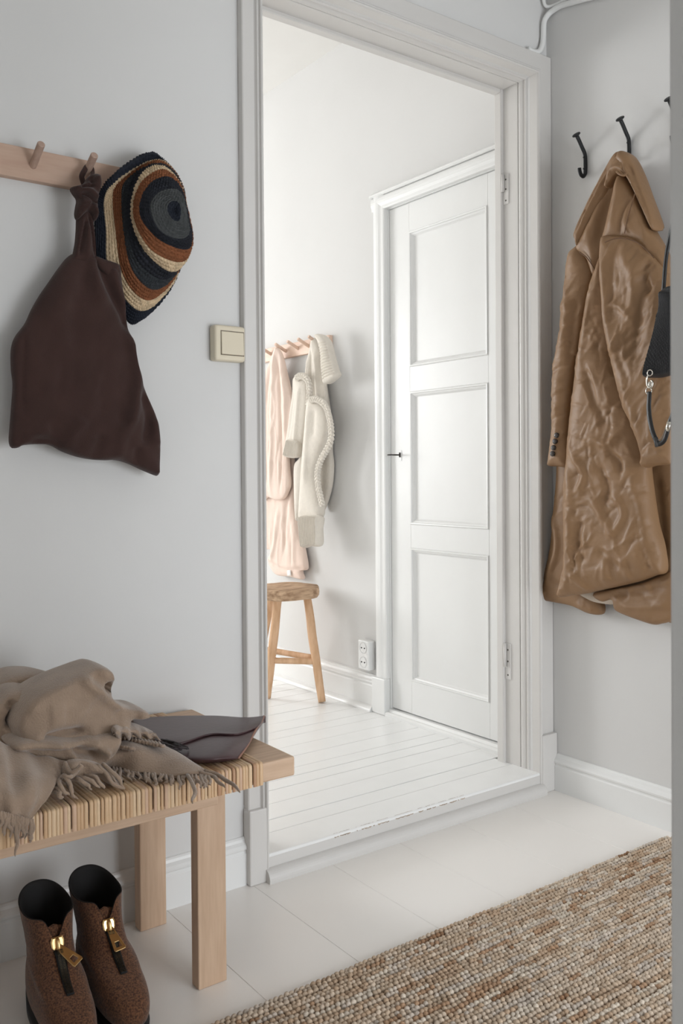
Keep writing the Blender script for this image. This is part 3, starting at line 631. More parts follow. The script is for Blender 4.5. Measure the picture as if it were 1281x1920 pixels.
puff('left_roll', zs([(-80, 400), (0, 325), (50, 280), (130, 248), (240, 250), (300, 300), (240, 480), (200, 640), (90, 700), (0, 720), (-80, 640)]), PLY(-0.235), 0.05, M_WOOL, scarf, crisp=0.006, cw=0.6, back=0.09, edge=0.05, folds=[(zs([(20, 330), (70, 400), (60, 520)]), -0.0187, 0.0085), (zs([(0, 470), (60, 480), (90, 500)]), -0.0312, 0.0119), (zs([(110, 300), (90, 420)]), 0.0125, 0.0085), (zs([(0, 600), (60, 570), (100, 580)]), 0.0150, 0.0085)], res=0.006)
puff('main_fold', zs([(600, 108), (690, 76), (770, 58), (838, 88), (866, 150), (858, 240), (845, 300), (910, 350), (1000, 392), (1090, 398), (1138, 425), (1128, 468), (1080, 485), (1000, 492), (965, 540), (930, 590), (850, 612), (760, 620), (640, 646), (480, 668), (340, 690), (200, 705), (90, 715), (74, 670), (92, 600), (84, 540), (110, 450), (180, 325), (300, 235), (450, 165)]), PLY(-0.285), 0.072, M_WOOL, scarf, crisp=0.006, cw=0.6, back=0.10, edge=0.075, res=0.0055, seed=8, folds=[
    (zs([(600, 115), (620, 170), (720, 240), (830, 330), (960, 400)]), 0.0163, 0.0093), (zs([(660, 120), (760, 200), (835, 300)]), -0.0150, 0.0136), (zs([(815, 180), (830, 260)]), -0.0375, 0.0093),
    (zs([(130, 400), (200, 330), (330, 250), (520, 170)]), 0.0100, 0.0102), (zs([(250, 600), (420, 560), (590, 545)]), -0.0325, 0.0076), (zs([(120, 610), (300, 590), (450, 575), (600, 590)]), 0.0150, 0.0085),
    (zs([(600, 575), (700, 560), (860, 540), (1000, 480)]), 0.0125, 0.0119), (zs([(330, 680), (520, 660), (740, 622)]), -0.0225, 0.0068), (zs([(880, 360), (960, 440), (1060, 450)]), -0.0125, 0.0170), (zs([(600, 330), (760, 420), (900, 440)]), -0.0088, 0.0255), (zs([(300, 400), (420, 380)]), 0.0075, 0.0255)], crinkle=(30, 0.0022, 0.012, 0.04, 20, 60))
puff('under_fold', zs([(70, 715), (160, 660), (330, 640), (560, 640), (740, 610), (840, 600), (930, 610), (930, 680), (870, 780), (780, 830), (640, 838), (520, 830), (400, 800), (250, 770), (120, 745)]), PLY(-0.335), 0.045, M_WOOL, scarf, crisp=0.006, cw=0.6, back=0.09, edge=0.035, res=0.005, folds=[(zs([(120, 745), (360, 740), (500, 720), (740, 650)]), -0.0200, 0.0068), (zs([(490, 735), (560, 790), (680, 815), (770, 790), (780, 720), (720, 705)]), 0.0175, 0.0051), (zs([(540, 740), (640, 745), (740, 755)]), -0.0312, 0.0085), (zs([(340, 690), (600, 680), (750, 650)]), 0.0150, 0.0068)])
# flap over the front edge
def G(P, Y): return [hit(x, y, (0, yy, 0), (0, -1, 0)) for (x, y), yy in zip(zs(P), Y)]
grid_cloth('front_flap', [G([(-90, 660), (40, 690), (190, 745), (340, 800), (525, 838)], [-0.33, -0.335, -0.345, -0.36, -0.38]),
                          G([(-90, 800), (40, 815), (170, 850), (330, 890), (490, 930)], [-0.375, -0.38, -0.385, -0.39, -0.40]),
                          G([(-90, 940), (40, 960), (150, 985), (300, 1010), (440, 1040)], [-0.43, -0.43, -0.432, -0.435, -0.435]),
                          G([(-90, 1090), (30, 1110), (130, 1130), (260, 1150), (375, 1165)], [-0.468, -0.47, -0.47, -0.468, -0.464]),
                          G([(-90, 1220), (20, 1255), (110, 1280), (190, 1295), (268, 1312)], [-0.476, -0.476, -0.476, -0.474, -0.472])], M_WOOL, scarf, 44, 40, 0.007,
           folds=lambda v, u: 0.005*np.sin(9*u+3*v)*np.clip(v*2, 0, 1)+0.003*np.sin(17*u-6*v))
# flap lying on the seat
grid_cloth('seat_flap', [[Z(*zs([q])[0], BT+h) for q, h in r] for r in (
    [((800, 760), 0.05), ((900, 700), 0.05), ((1000, 670), 0.05), ((1110, 660), 0.045), ((1230, 680), 0.035)],
    [((800, 830), 0.035), ((930, 780), 0.04), ((1080, 740), 0.045), ((1250, 735), 0.04), ((1400, 760), 0.03)],
    [((820, 870), 0.018), ((960, 850), 0.024), ((1120, 830), 0.03), ((1330, 830), 0.03), ((1560, 860), 0.022)],
    [((840, 895), 0.008), ((980, 915), 0.010), ((1150, 935), 0.012), ((1400, 955), 0.014), ((1700, 940), 0.012)])], M_WOOL, scarf, 40, 26, 0.006, folds=lambda v, u: 0.004*np.sin(14*u+2*v)*v)
grid_cloth('rolled_edge', [[Z(*zs([q])[0], BT+h) for q, h in r] for r in (
    [((900, 560), 0.09), ((980, 530), 0.085), ((1060, 530), 0.075), ((1140, 560), 0.06), ((1220, 600), 0.05)],
    [((930, 620), 0.085), ((1000, 600), 0.08), ((1080, 600), 0.07), ((1160, 610), 0.06), ((1240, 640), 0.05)],
    [((930, 670), 0.06), ((1010, 655), 0.06), ((1100, 650), 0.055), ((1180, 650), 0.05), ((1290, 680), 0.04)])], M_WOOL, scarf, 30, 14, 0.008, folds=lambda v, u: 0.006*np.sin(26*u)*v)
puff('tucked_end', zs([(560, 840), (640, 830), (760, 850), (860, 900), (920, 980), (985, 1060), (970, 1085), (900, 1050), (830, 1000), (760, 940), (680, 960), (600, 1000), (500, 960), (520, 880)]), PLY(-0.40), 0.022, M_WOOL, scarf, back=0.02, edge=0.018, res=0.005, folds=[(zs([(760, 860), (860, 960), (960, 1070)]), 0.008, 0.008), (zs([(600, 860), (660, 900), (580, 980)]), -0.016, 0.012)])
def settle(o):
    b = wloc(o); 
    for v in o.data.vertices:
        if v.co.y+b.y > BF-0.004 and v.co.z+b.z < BT+0.0045: v.co.z = BT+0.0045-b.z
for o in list(scarf.children): settle(o)
fr = empty('fringe', (0, 0, 0)); fr.parent = scarf
rng = random.Random(17)
def wob(pts, r, amp):
    P = catmull(pts, 16); ph = rng.uniform(0, 6); ph2 = rng.uniform(0, 6); t = np.linspace(0, 1, 16)
    P = P+np.c_[np.sin(t*11+ph), np.sin(t*8+ph2)*0.4, np.sin(t*13+ph2)*0.5]*amp*t[:, None]
    tube('tassel', P, [r*0.85, r, r*1.05, r, r*0.8, r*0.3], M_WOOL, fr, 7)
def strand(P, Y, r=0.0031): wob([hit(x, y, (0, yy, 0), (0, -1, 0)) for (x, y), yy in zip(zs(P), Y)], r, 0.0028)
def strandz(P, H, r=0.0029):
    pts = [Z(*zs([q])[0], BT+h) for q, h in zip(P, H)]
    wob(pts, r, 0.0025)
for k in range(17):                       # hanging from the front flap
    x = -30+k*18; y = 1232+k*4.6; l = rng.uniform(110, 200); d = rng.uniform(-34, 22)
    if k == 9: l = 320
    strand([(x, y), (x+rng.uniform(-10, 10), y+l*0.35), (x+d*0.6+rng.uniform(-14, 14), y+l*0.7), (x+d, y+l)], [-0.480, -0.483, -0.481, -0.476])
for k in range(30):                       # along the flap on the seat
    t = k/29; x = 850+t*830+rng.uniform(-12, 12); y = 888+62*math.sin(t*PI*0.55)-(8 if t > 0.9 else 0); l = rng.uniform(50, 120); d = rng.uniform(-30, 70)
    strandz([(x, y-12), (x+d*0.25, y+l*0.3), (x+d*0.7+rng.uniform(-18, 18), y+l*0.7), (x+d, y+l)], [0.012, 0.011, 0.009, 0.0075])
for a, b, c in (((1640, 915), (1760, 960), (1930, 1090)), ((1600, 930), (1700, 960), (1800, 1060)), ((1500, 950), (1560, 1060), (1545, 1180))):
    strandz([a, b, ((b[0]+c[0])/2, (b[1]+c[1])/2-6), c], [0.016, 0.012, 0.009, 0.0075], 0.0036)
for a, b, c, d in (((520, 850), (560, 930), (640, 900), (640, 860)), ((470, 990), (520, 960), (560, 1040), (600, 1130)), ((440, 1010), (470, 1060), (480, 1100), (490, 1130)), ((560, 960), (640, 990), (700, 1040), (740, 1060)), ((680, 960), (760, 970), (810, 1030), (830, 1060)), ((540, 1010), (560, 1060), (580, 1100), (610, 1150)), ((420, 1080), (450, 1090), (480, 1120), (500, 1140)), ((780, 870), (860, 960), (930, 1040), (1010, 1080)), ((820, 860), (900, 930), (960, 1000), (1000, 1060)), ((600, 970), (680, 980), (750, 1010), (790, 1050)), ((500, 960), (470, 1020), (520, 1080), (545, 1120)), ((640, 880), (600, 940), (560, 970), (530, 950))):
    strand([a, b, c, d], [-0.408, -0.43, -0.44, -0.442], 0.0037)
for k in range(13):
    x = 935+k*28; y = 632+k*5
    strandz([(x, y), (x+18, y+26), (x+45+rng.uniform(-12, 12), y+34), (x+42, y+12)], [0.058-k*0.0014, 0.05, 0.045, 0.048], 0.0031)
for k in range(8):
    x = 850+k*24; y = 700+k*4
    strandz([(x, y), (x+26, y+12), (x+50, y+18), (x+66, y+36)], [0.05, 0.052, 0.05, 0.044], 0.0031)
for o in list(fr.children): settle(o)

# ------------------------------------------------------------------ ankle boots
M_SUEDE = mat('speckled_brown_suede', (122, 83, 58), 0.88, rgb2=(66, 44, 33), vscale=330, bump=0.3, bscale=330, sheen=0.25, spec=0.2, detail=1.5)
M_BLK = mat('black_lining', (20, 18, 18), 0.8)
M_SOLE = mat('black_rubber', (24, 23, 23), 0.55)
M_TAPE = mat('black_zip_tape', (16, 15, 15), 0.8)
def boot(origin, heading, label, tab_ang, lean=0.0, squash=1.0):
    ox, oy = origin; h = math.radians(heading); cx_, sx_ = math.cos(h), math.sin(h)
    T = lambda p: (ox+p[0]*cx_-p[1]*sx_, oy+p[0]*sx_+p[1]*cx_, p[2])
    e = empty('ankle_boot', (ox, oy, 0), label, 'boot', 'pair of brown ankle boots')
    # back x, front x, half width, z at front, z at back, lateral shift
    RG = [(0.004, 0.262, 0.038, 0.014, 0.032), (-0.002, 0.270, 0.0445, 0.026, 0.045), (-0.003, 0.271, 0.046, 0.044, 0.06), (-0.002, 0.262, 0.045, 0.060, 0.078), (0.002, 0.238, 0.0425, 0.074, 0.094), (0.006, 0.200, 0.040, 0.092, 0.112), (0.008, 0.165, 0.0385, 0.113, 0.130), (0.006, 0.142, 0.0395, 0.137, 0.150), (0.0, 0.128, 0.043, 0.162, 0.172), (-0.006, 0.122, 0.0465, 0.186, 0.206)]
    n = 72; th_ = np.linspace(0, 2*PI, n, endpoint=False)
    def ring(r, k, inset=0.0, dz=0.0):
        xb, xf, hw, zf, zb = r; mid, a = (xb+xf)/2, (xf-xb)/2-inset; out = []
        for t in th_:
            c, s = math.cos(t), math.sin(t)
            foot = 1.0 if k > 5 else (1.0+0.10*c if c > 0 else 1.0-0.16*c*c)          # ball of the foot wider, heel narrower
            sq = abs(c)**0.86*(1 if c > 0 else -1); sy = abs(s)**0.86*(1 if s > 0 else -1)
            f = (1+c)/2; z = zb+(zf-zb)*f
            if k == len(RG)-1:
                nt = math.exp(-((t if t < PI else t-2*PI)/0.26)**2); z -= 0.040*nt; z += 0.005*math.cos(2*t)
            if k == len(RG)-2:
                nt = math.exp(-((t if t < PI else t-2*PI)/0.26)**2); z -= 0.028*nt
            y = (hw-inset)*sy*foot*squash
            out.append((mid+a*sq+lean*z, y+0.05*(z-0.05)*lean, z+dz))
        return np.array(out)
    keys = np.array([ring(r, k) for k, r in enumerate(RG)])
    m_ = 46; S_ = np.array([catmull(keys[:, j], m_) for j in range(n)]).transpose(1, 0, 2)
    rg = np.random.default_rng(int(heading*10) % 97)
    cen = S_.mean(1, keepdims=True); nr_ = S_-cen; nr_[..., 2] = 0; nr_ /= np.linalg.norm(nr_, axis=2)[..., None]+1e-9
    tt = np.linspace(0, 1, m_)[:, None]; ang = th_[None, :]
    S_ = S_+nr_*(0.0022*np.sin(3*ang+9*tt)*np.exp(-((tt-0.55)/0.2)**2)+0.0018*np.sin(26*tt+2*np.cos(ang))*np.exp(-((tt-0.55)/0.13)**2))[..., None]
    V = [T(p) for p in S_.reshape(-1, 3)]
    inner = [S_[-1]*1.0]
    F = [(i*n+j, i*n+(j+1) % n, (i+1)*n+(j+1) % n, (i+1)*n+j) for i in range(m_-1) for j in range(n)]+[tuple(range(n))]
    link('upper', mesh_from(V, F), M_SUEDE, e, None, True)
    # lining: rim rolled over and down inside, following the shaft
    L = [S_[-1]+np.array([0, 0, 0.0002]), S_[-1]-nr_[-1]*0.0008+np.array([0, 0, 0.0012]), S_[-1]-nr_[-1]*0.0026+np.array([0, 0, 0.0008])]
    for i in range(m_-2, m_-30, -2): L.append(S_[i]-nr_[i]*0.0032)
    L = np.array(L); k_ = len(L)
    link('lining', mesh_from([T(p) for p in L.reshape(-1, 3)], [(i*n+j, i*n+(j+1) % n, (i+1)*n+(j+1) % n, (i+1)*n+j) for i in range(k_-1) for j in range(n)]+[tuple((k_-1)*n+j for j in range(n-1, -1, -1))]), M_BLK, e, None, True)
    # sole and heel block
    so = []
    for z, g in ((0.0, -0.003), (0.002, 0.0), (0.0125, 0.0012), (0.0145, -0.001)):
        q = ring(RG[1], 1, -g); q[:, 2] = z; so.append(q)
    for i_, q in enumerate(so):
        if i_ >= 2: q[:, 2] += 0.020*np.clip((0.105-q[:, 0])/0.06, 0, 1)
    so = np.array(so); k_ = len(so)
    link('sole', mesh_from([T(p) for p in so.reshape(-1, 3)], [(i*n+j, i*n+(j+1) % n, (i+1)*n+(j+1) % n, (i+1)*n+j) for i in range(k_-1) for j in range(n)]+[tuple(range(n-1, -1, -1)), tuple((k_-1)*n+j for j in range(n))]), M_SOLE, e, None, True)
    # front zip: tape, teeth, slider, pull tab
    fr_ = S_[:, 0, :]; zs_ = fr_[:, 2]; sel = [i for i in range(m_) if 0.088 < zs_[i] < 0.158]
    pth = fr_[sel][::-1]; pth = catmull(pth, 30); pth = pth+np.array([0.0012, 0, 0.0008])
    zp = empty('zip', (0, 0, 0)); zp.parent = e
    tube('zip_tape', [T(p) for p in pth], 0.0016, M_TAPE, zp, 8, flat=[0.016, 0.011, 0.0085, 0.007], up0=(cx_, sx_, 0.6))
    V = []; F = []
    for i in range(3, 60):
        t = i/60*29; a = int(t); p = pth[a]*(1-(t-a))+pth[min(29, a+1)]*(t-a)
        tg = pth[min(29, a+1)]-pth[a]; tg /= np.linalg.norm(tg)+1e-9; nn = np.array([-tg[2], 0, tg[0]]); nn = nn if nn[0] > 0 else -nn
        for sgn in (-1, 1):
            c = p+nn*0.0021+np.array([0, sgn*0.0030, 0])+tg*(0.0004*sgn); o = len(V)
            for a_, b_, d_ in ((-1, -1, -1), (1, -1, -1), (1, 1, -1), (-1, 1, -1), (-1, -1, 1), (1, -1, 1), (1, 1, 1), (-1, 1, 1)):
                V.append(T(c+tg*0.00055*a_+np.array([0, 0.0024*b_, 0])+nn*0.0007*d_))
            for q in ((0, 3, 2, 1), (4, 5, 6, 7), (0, 1, 5, 4), (1, 2, 6, 5), (2, 3, 7, 6), (3, 0, 4, 7)): F.append(tuple(o+i_ for i_ in q))
    S(link('zip_teeth', mesh_from(V, F), mat('zip_teeth_metal', (92, 84, 70), 0.35, metal=0.9), zp), 'stuff')
    # slider frame: tangent (down the zip), normal (out), lateral
    p = pth[4]; tg = pth[7]-pth[1]; tg /= np.linalg.norm(tg); nn = np.array([-tg[2], 0, tg[0]]); nn = nn if nn[0] > 0 else -nn; lt = np.array([0, 1.0, 0])
    K_ = 1.55; fr3 = lambda a, b, c: T(p+tg*a*K_+lt*b*K_+nn*c*1.2)
    pts = [(-0.010, 0.0062), (-0.006, 0.0078), (0.0, 0.0074), (0.006, 0.0058), (0.010, 0.0046)]
    out = [(a, b) for a, b in pts]+[(a, -b) for a, b in reversed(pts)]
    V = [fr3(a, b, 0.0015) for a, b in out]+[fr3(a, b, 0.0062) for a, b in out]+[fr3(a*0.85, b*0.8, 0.0072) for a, b in out]; k_ = len(out)
    F = [(i, (i+1) % k_, k_+(i+1) % k_, k_+i) for i in range(k_)]+[(k_+i, k_+(i+1) % k_, 2*k_+(i+1) % k_, 2*k_+i) for i in range(k_)]+[tuple(range(k_-1, -1, -1)), tuple(2*k_+i for i in range(k_))]
    sl = link('slider', mesh_from(V, F), M_GOLD, zp)
    tube('slider_bridge', [fr3(-0.008, 0, 0.006), fr3(-0.006, 0, 0.0105), fr3(0.002, 0, 0.0110), fr3(0.007, 0, 0.0075)], 0.0024, M_GOLD, zp, 10, flat=0.0032, res=14, up0=(cx_, sx_, 0.5))
    # pull tab: tapering plate with a slot near its end, swung by tab_ang
    ta = math.radians(tab_ang); tg2 = pth[20]-pth[3]; tg2 /= np.linalg.norm(tg2); nn = np.array([-tg2[2], 0, tg2[0]]); nn = nn if nn[0] > 0 else -nn; td = tg2*math.cos(ta)+lt*math.sin(ta); tl = -tg2*math.sin(ta)+lt*math.cos(ta); q0 = p+tg*0.008+nn*0.0115
    f4 = lambda a, b, c: T(q0+td*a*1.5+tl*b*1.45+nn*(c+a*0.12))
    ow = [(0.0, -0.0042), (0.0, 0.0042), (0.030, 0.0078), (0.0325, 0.0068), (0.0325, -0.0068), (0.030, -0.0078)]
    iw = [(0.0205, -0.0030), (0.0205, 0.0030), (0.0275, 0.0040), (0.0282, 0.0034), (0.0282, -0.0034), (0.0275, -0.0040)]
    V = [f4(a, b, 0.0) for a, b in ow]+[f4(a, b, 0.0) for a, b in iw]+[f4(a, b, 0.0022) for a, b in ow]+[f4(a, b, 0.0022) for a, b in iw]
    F = []
    for i in range(6):
        j = (i+1) % 6; F += [(i, 6+i, 6+j, j), (12+i, 12+j, 18+j, 18+i), (i, j, 12+j, 12+i), (6+i, 18+i, 18+j, 6+j)]
    bm = bmesh.new(); bv = [bm.verts.new(v) for v in V]; [bm.faces.new([bv[i] for i in q]) for q in F]
    bmesh.ops.bevel(bm, geom=bm.edges[:], offset=0.0004, segments=1, affect='EDGES')
    link('pull_tab', bm_mesh(bm), M_GOLD, zp)
    # tongue behind the notch
    link('tongue', mesh_from([T(q) for q in ((0.113, -0.022, 0.125), (0.113, 0.022, 0.125), (0.108, 0.020, 0.166), (0.105, 0.0, 0.172), (0.108, -0.020, 0.166), (0.118, 0, 0.127), (0.114, 0, 0.168))], [(0, 5, 6, 4), (5, 1, 2, 6), (4, 6, 3), (6, 2, 3)]), M_SUEDE, e, None, True)
    return e
boot((-1.562, -0.148), -91, 'brown suede ankle boot nearer the bench leg, gold zip tab hanging straight', 6)
boot((-1.660, -0.156), -92, 'brown suede ankle boot with gold zip tab swung sideways, farther from bench leg', 32)

# ------------------------------------------------------------------ jute rug
M_JUTE = mat('jute', (190, 160, 130), 0.9, attr='strand', bump=0.5, bscale=420, spec=0.15)
rug = empty('rug', (-1.1, -0.9, 0), 'chunky woven natural jute rug on the white floor', 'rug')
RX0, RX1, RY0, RY1 = -2.0, -0.062, -1.40, -0.468
box('rug_backing', (RX0, RY0, 0.0005), (RX1, RY1, 0.006), mat('jute_backing', (140, 112, 88), 0.95), rug)
rng = np.random.default_rng(9); pitch, bl = 0.0107, 0.0110
nu_, nv_ = 8, 5
bead = [(0, 0, 1.0)]+[(math.sin(PI*i/nv_)*math.cos(2*PI*j/nu_), math.sin(PI*i/nv_)*math.sin(2*PI*j/nu_), math.cos(PI*i/nv_)) for i in range(1, nv_) for j in range(nu_)]+[(0, 0, -1.0)]
bead = np.array(bead); bF = [(0, 1+j, 1+(j+1) % nu_) for j in range(nu_)]
for i in range(nv_-2):
    for j in range(nu_): bF.append((1+i*nu_+j, 1+(i+1)*nu_+j, 1+(i+1)*nu_+(j+1) % nu_, 1+i*nu_+(j+1) % nu_))
lastv = len(bead)-1; bF += [(lastv, 1+(nv_-2)*nu_+(j+1) % nu_, 1+(nv_-2)*nu_+j) for j in range(nu_)]
VV = []; FF3 = []; CC = []; cnt = 0
nrow = int((RY1-RY0)/pitch)
tones = np.array([lin(c) for c in ((206, 188, 168), (198, 177, 154), (188, 163, 138), (178, 146, 118), (158, 124, 96), (204, 191, 177), (214, 201, 184))])
for r in range(nrow):
    y = RY1-pitch*(r+0.5); x = RX0+rng.uniform(0, bl); rowtone = rng.choice(7, p=[.30, .26, .14, .03, .0, .14, .13]); tone = rowtone
    wav = rng.uniform(0, 6)
    while x < RX1:
        l = bl*rng.uniform(0.85, 1.2)
        if rng.random() < 0.22: tone = rng.choice(7, p=[.25, .24, .18, .07, .02, .13, .11])
        elif rng.random() < 0.15: tone = rowtone
        s = np.array([l*0.62, pitch*rng.uniform(0.52, 0.64), 0.0062*rng.uniform(0.85, 1.15)])
        a = rng.uniform(0.35, 0.75)*(1 if r % 2 else 1); ca_, sa_ = math.cos(a), math.sin(a)
        b = bead*s; b = np.c_[b[:, 0]*ca_-b[:, 1]*sa_, (b[:, 0]*sa_+b[:, 1]*ca_)*0.92, b[:, 2]]
        b = b+np.array([x, y+0.0012*math.sin(x*9+wav)+rng.uniform(-0.0008, 0.0008), 0.0072+rng.uniform(-0.0008, 0.0012)])
        b[:, 2] = np.maximum(b[:, 2], 0.001)
        VV.append(b); CC.append(np.repeat([tones[tone]*rng.uniform(0.82, 1.15)], len(bead), 0)); cnt += 1; x += l
VV = np.vstack(VV); CC = np.vstack(CC); nbv = len(bead)
FF = [tuple(k*nbv+i for i in f) for k in range(cnt) for f in bF]
me = bpy.data.meshes.new('weave'); me.from_pydata(VV.tolist(), [], FF)
ca = me.color_attributes.new('strand', 'FLOAT_COLOR', 'POINT'); ca.data.foreach_set('color', np.c_[CC, np.ones(len(CC))].ravel())
S(link('woven_loops', me, M_JUTE, rug, None, True), 'stuff')

# ------------------------------------------------------------------ iron wall hooks
def hook(q, label):
    b = R(*q, 0.006); y, z = b[1], b[2]
    e = empty('coat_hook', (0, y, z-0.06), label, 'coat hook', 'black iron wall hooks')
    P = lambda d, dz: (-d, y, z+dz)
    tube('shank', [P(0.046, 0.044), P(0.034, 0.030), P(0.020, 0.012), P(0.011, 0.001), P(0.0075, -0.010), P(0.0065, -0.030), P(0.0065, -0.052), P(0.009, -0.064), P(0.017, -0.0715), P(0.026, -0.069), P(0.032, -0.060), P(0.034, -0.050)], [0.0052]*10+[0.005, 0.0048], M_BLACK, e, 10, flat=0.0062, up0=(0, 1, 0), res=48)
    d = np.array([-0.012, 0, 0.014]); d /= np.linalg.norm(d); c = np.array(P(0.046, 0.044))
    tube('head', [c-d*0.002, c+d*0.001, c+d*0.004, c+d*0.0055], [0.007, 0.0125, 0.0125, 0.010], M_BLACK, e, 20, smooth=False)
    for dz in (-0.014, -0.048):
        tube('screw', [P(0.010, dz), P(0.0145, dz), P(0.0155, dz)], [0.0032, 0.0032, 0.002], M_BLACK, e, 10, smooth=False)
hook((1098, 287), 'empty black iron hook nearest the doorway')
hook((1180, 259), 'black iron hook that the tan coat hangs from')
hook((1271, 224), 'black iron hook at the photo edge, farthest from the doorway')

# ------------------------------------------------------------------ inner room: outlet, key, stool
M_PLAST = mat('white_plastic', (236, 236, 234), 0.35)
ot = empty('power_outlet', I(693, 1262), 'white double power outlet above the baseboard', 'power outlet')
y0, y1, z0, z1o = 0.862, 0.930, 0.222, 0.338
box('outlet_box', (XI-0.035, y0, z0), (XI, y1, z1o), M_PLAST, ot, bev=0.005)
for zc_ in (0.252, 0.308):
    c = ((XI-0.035), (y0+y1)/2, zc_)
    V = []; n = 28
    for rr, dx in ((0.0225, -0.0012), (0.0200, -0.0012), (0.0190, 0.004), (0.0, 0.0045)):
        for j in range(n): V.append((c[0]+dx, c[1]+rr*math.cos(2*PI*j/n), c[2]+rr*math.sin(2*PI*j/n)))
    F = [(i*n+j, i*n+(j+1) % n, (i+1)*n+(j+1) % n, (i+1)*n+j) for i in range(3) for j in range(n)]
    s_ = link('socket', mesh_from(V, F), mat('socket_plastic', (222, 222, 221), 0.4), ot)
    for dy in (-0.0095, 0.0095):
        tube('contact_hole', [(c[0]-0.0022, c[1]+dy, c[2]), (c[0]+0.003, c[1]+dy, c[2])], 0.0026, M_BLK, s_, 10, smooth=False)
M_KEY = mat('dark_key_steel', (58, 54, 50), 0.4, metal=0.8)
kp = I(748, 853, 0.0); ky, kz = kp[1], kp[2]
key = empty('key', (XI-0.01, ky, kz), 'small dark key standing in the white panel door lock', 'key')
tube('key_shaft', [(DX+0.004, ky, kz), (XI-0.03, ky, kz)], 0.0028, M_KEY, key, 10)
box('key_collar', (DX-0.006, ky-0.003, kz-0.009), (DX-0.0016, ky+0.003, kz+0.009), M_KEY, key, bev=0.001)
a = np.linspace(0, 2*PI, 25)
tube('key_bow', [(XI-0.040+0.011*math.cos(t), ky+0.0115*math.sin(t), kz) for t in a], 0.0022, M_KEY, key, 8)
M_STOOL = mat('worn_elm_wood', (224, 186, 150), 0.7, rgb2=(202, 160, 122), vscale=9, stretch=(5, 5, 1.0), bump=0.2, bscale=60)
M_SEAT = mat('weathered_seat_wood', (210, 178, 146), 0.75, rgb2=(150, 118, 90), vscale=11, stretch=(1.2, 5, 6), bump=0.35, bscale=50)
scx, scy, sr, szt = -0.215, 1.222, 0.150, 0.533
stool = empty('stool', (scx, scy, ZF), 'rustic round wooden stool under the hanging blouse', 'stool')
n = 64; PR = [(0.0, -0.044), (0.86, -0.044), (0.95, -0.041), (0.99, -0.032), (1.0, -0.020), (0.99, -0.008), (0.96, -0.001), (0.6, 0.0015), (0.3, -0.001), (0.0, -0.0015)]
V = []
for rr, dz in PR:
    for j in range(n):
        t = 2*PI*j/n; wob = 1+0.018*math.sin(3*t+0.5)+0.010*math.sin(7*t+2)+0.006*math.sin(13*t)
        V.append((scx+sr*rr*wob*math.cos(t), scy+sr*rr*wob*math.sin(t), szt+dz+0.0015*math.sin(5*t+rr*4)*rr))
F = [(i*n+j, i*n+(j+1) % n, (i+1)*n+(j+1) % n, (i+1)*n+j) for i in range(len(PR)-1) for j in range(n)]
link('seat', mesh_from(V, F), M_SEAT, stool, None, True)
LG = []
def leg(top, foot):
    LG.append((top, foot)); d = (np.array(foot)-top); P = [np.array(top)+d*t for t in np.linspace(0, 1, 9)]
    rg = np.random.default_rng(len(LG)); P = [p+rg.uniform(-1, 1, 3)*0.0012*(0 < i < 8) for i, p in enumerate(P)]
    tube('leg', P, [0.0165, 0.0175, 0.0185, 0.0185, 0.0175, 0.017, 0.0155], M_STOOL, stool, 10, res=24)
fz = ZF+0.0
ft1 = Z(604, 1316, fz+0.004); ft2 = Z(501, 1308, fz+0.004)
tp1 = hit(572, 1117, (0, 0, szt-0.035), (0, 0, 1)); tp2 = hit(524, 1121, (0, 0, szt-0.035), (0, 0, 1))
def inseat(p):
    v = np.array([p[0]-scx, p[1]-scy]); r_ = np.linalg.norm(v)
    if r_ > 0.105: v *= 0.105/r_
    return np.array([scx+v[0], scy+v[1], szt-0.035])
def on_ray(px, py, z): return hit(px, py, (0, 0, z), (0, 0, 1))
L1 = (inseat(on_ray(575, 1117, szt-0.042)), ft1); L2 = (inseat(on_ray(522, 1121, szt-0.042)), ft2)
v = np.array([scx, scy])-ft1[:2]; w_ = np.array([scx, scy])-ft2[:2]
L3 = (inseat(on_ray(506, 1112, szt-0.042)), on_ray(478, 1285, fz+0.003))
for t_, f_ in (L1, L2, L3): leg(t_, f_)
def between(A, B, t, name='stretcher'):
    a = A[0]+(A[1]-A[0])*t; b = B[0]+(B[1]-B[0])*t
    tube(name, [a, (a+b)/2, b], 0.013, M_STOOL, stool, 8, flat=0.009, up0=(0, 0, 1), res=8, smooth=True)
between(L1, L2, 0.63); between(L2, L3, 0.60); between(L1, L3, 0.60)

# ------------------------------------------------------------------ tan coat on the middle hook
M_COAT = mat('tan_nylon', (143, 111, 80), 0.48, var=0.06, vscale=9, bump=0.22, bscale=70, spec=0.35)
M_SEAM = mat('coat_seam', (104, 74, 48), 0.7)
za = lambda P: zoom(P, 0.28639, 980, 150)        # upper half, traced
zb = lambda P: zoom(P, 0.31257, 980, 650)        # lower half
PLR = lambda d: ((-d, 0, 0), (-1, 0, 0))
coat = empty('coat', (-0.07, -0.27, 0.57), 'long tan padded coat hanging from the middle iron hook', 'coat')
CR = (0.0020, 0.007, 0.045)
def cp(name, pts, d, thick, back=0.02, edge=0.05, folds=(), n=40, amp=0.0028, wd=0.007, ln=0.05, ang=60, spr=45, seed=1, res=0.006):
    return puff(name, pts, PLR(d), thick, M_COAT, coat, back=back, edge=edge, folds=folds, crinkle=(n, amp, wd, ln, ang, spr) if n else None, seed=seed, res=res)
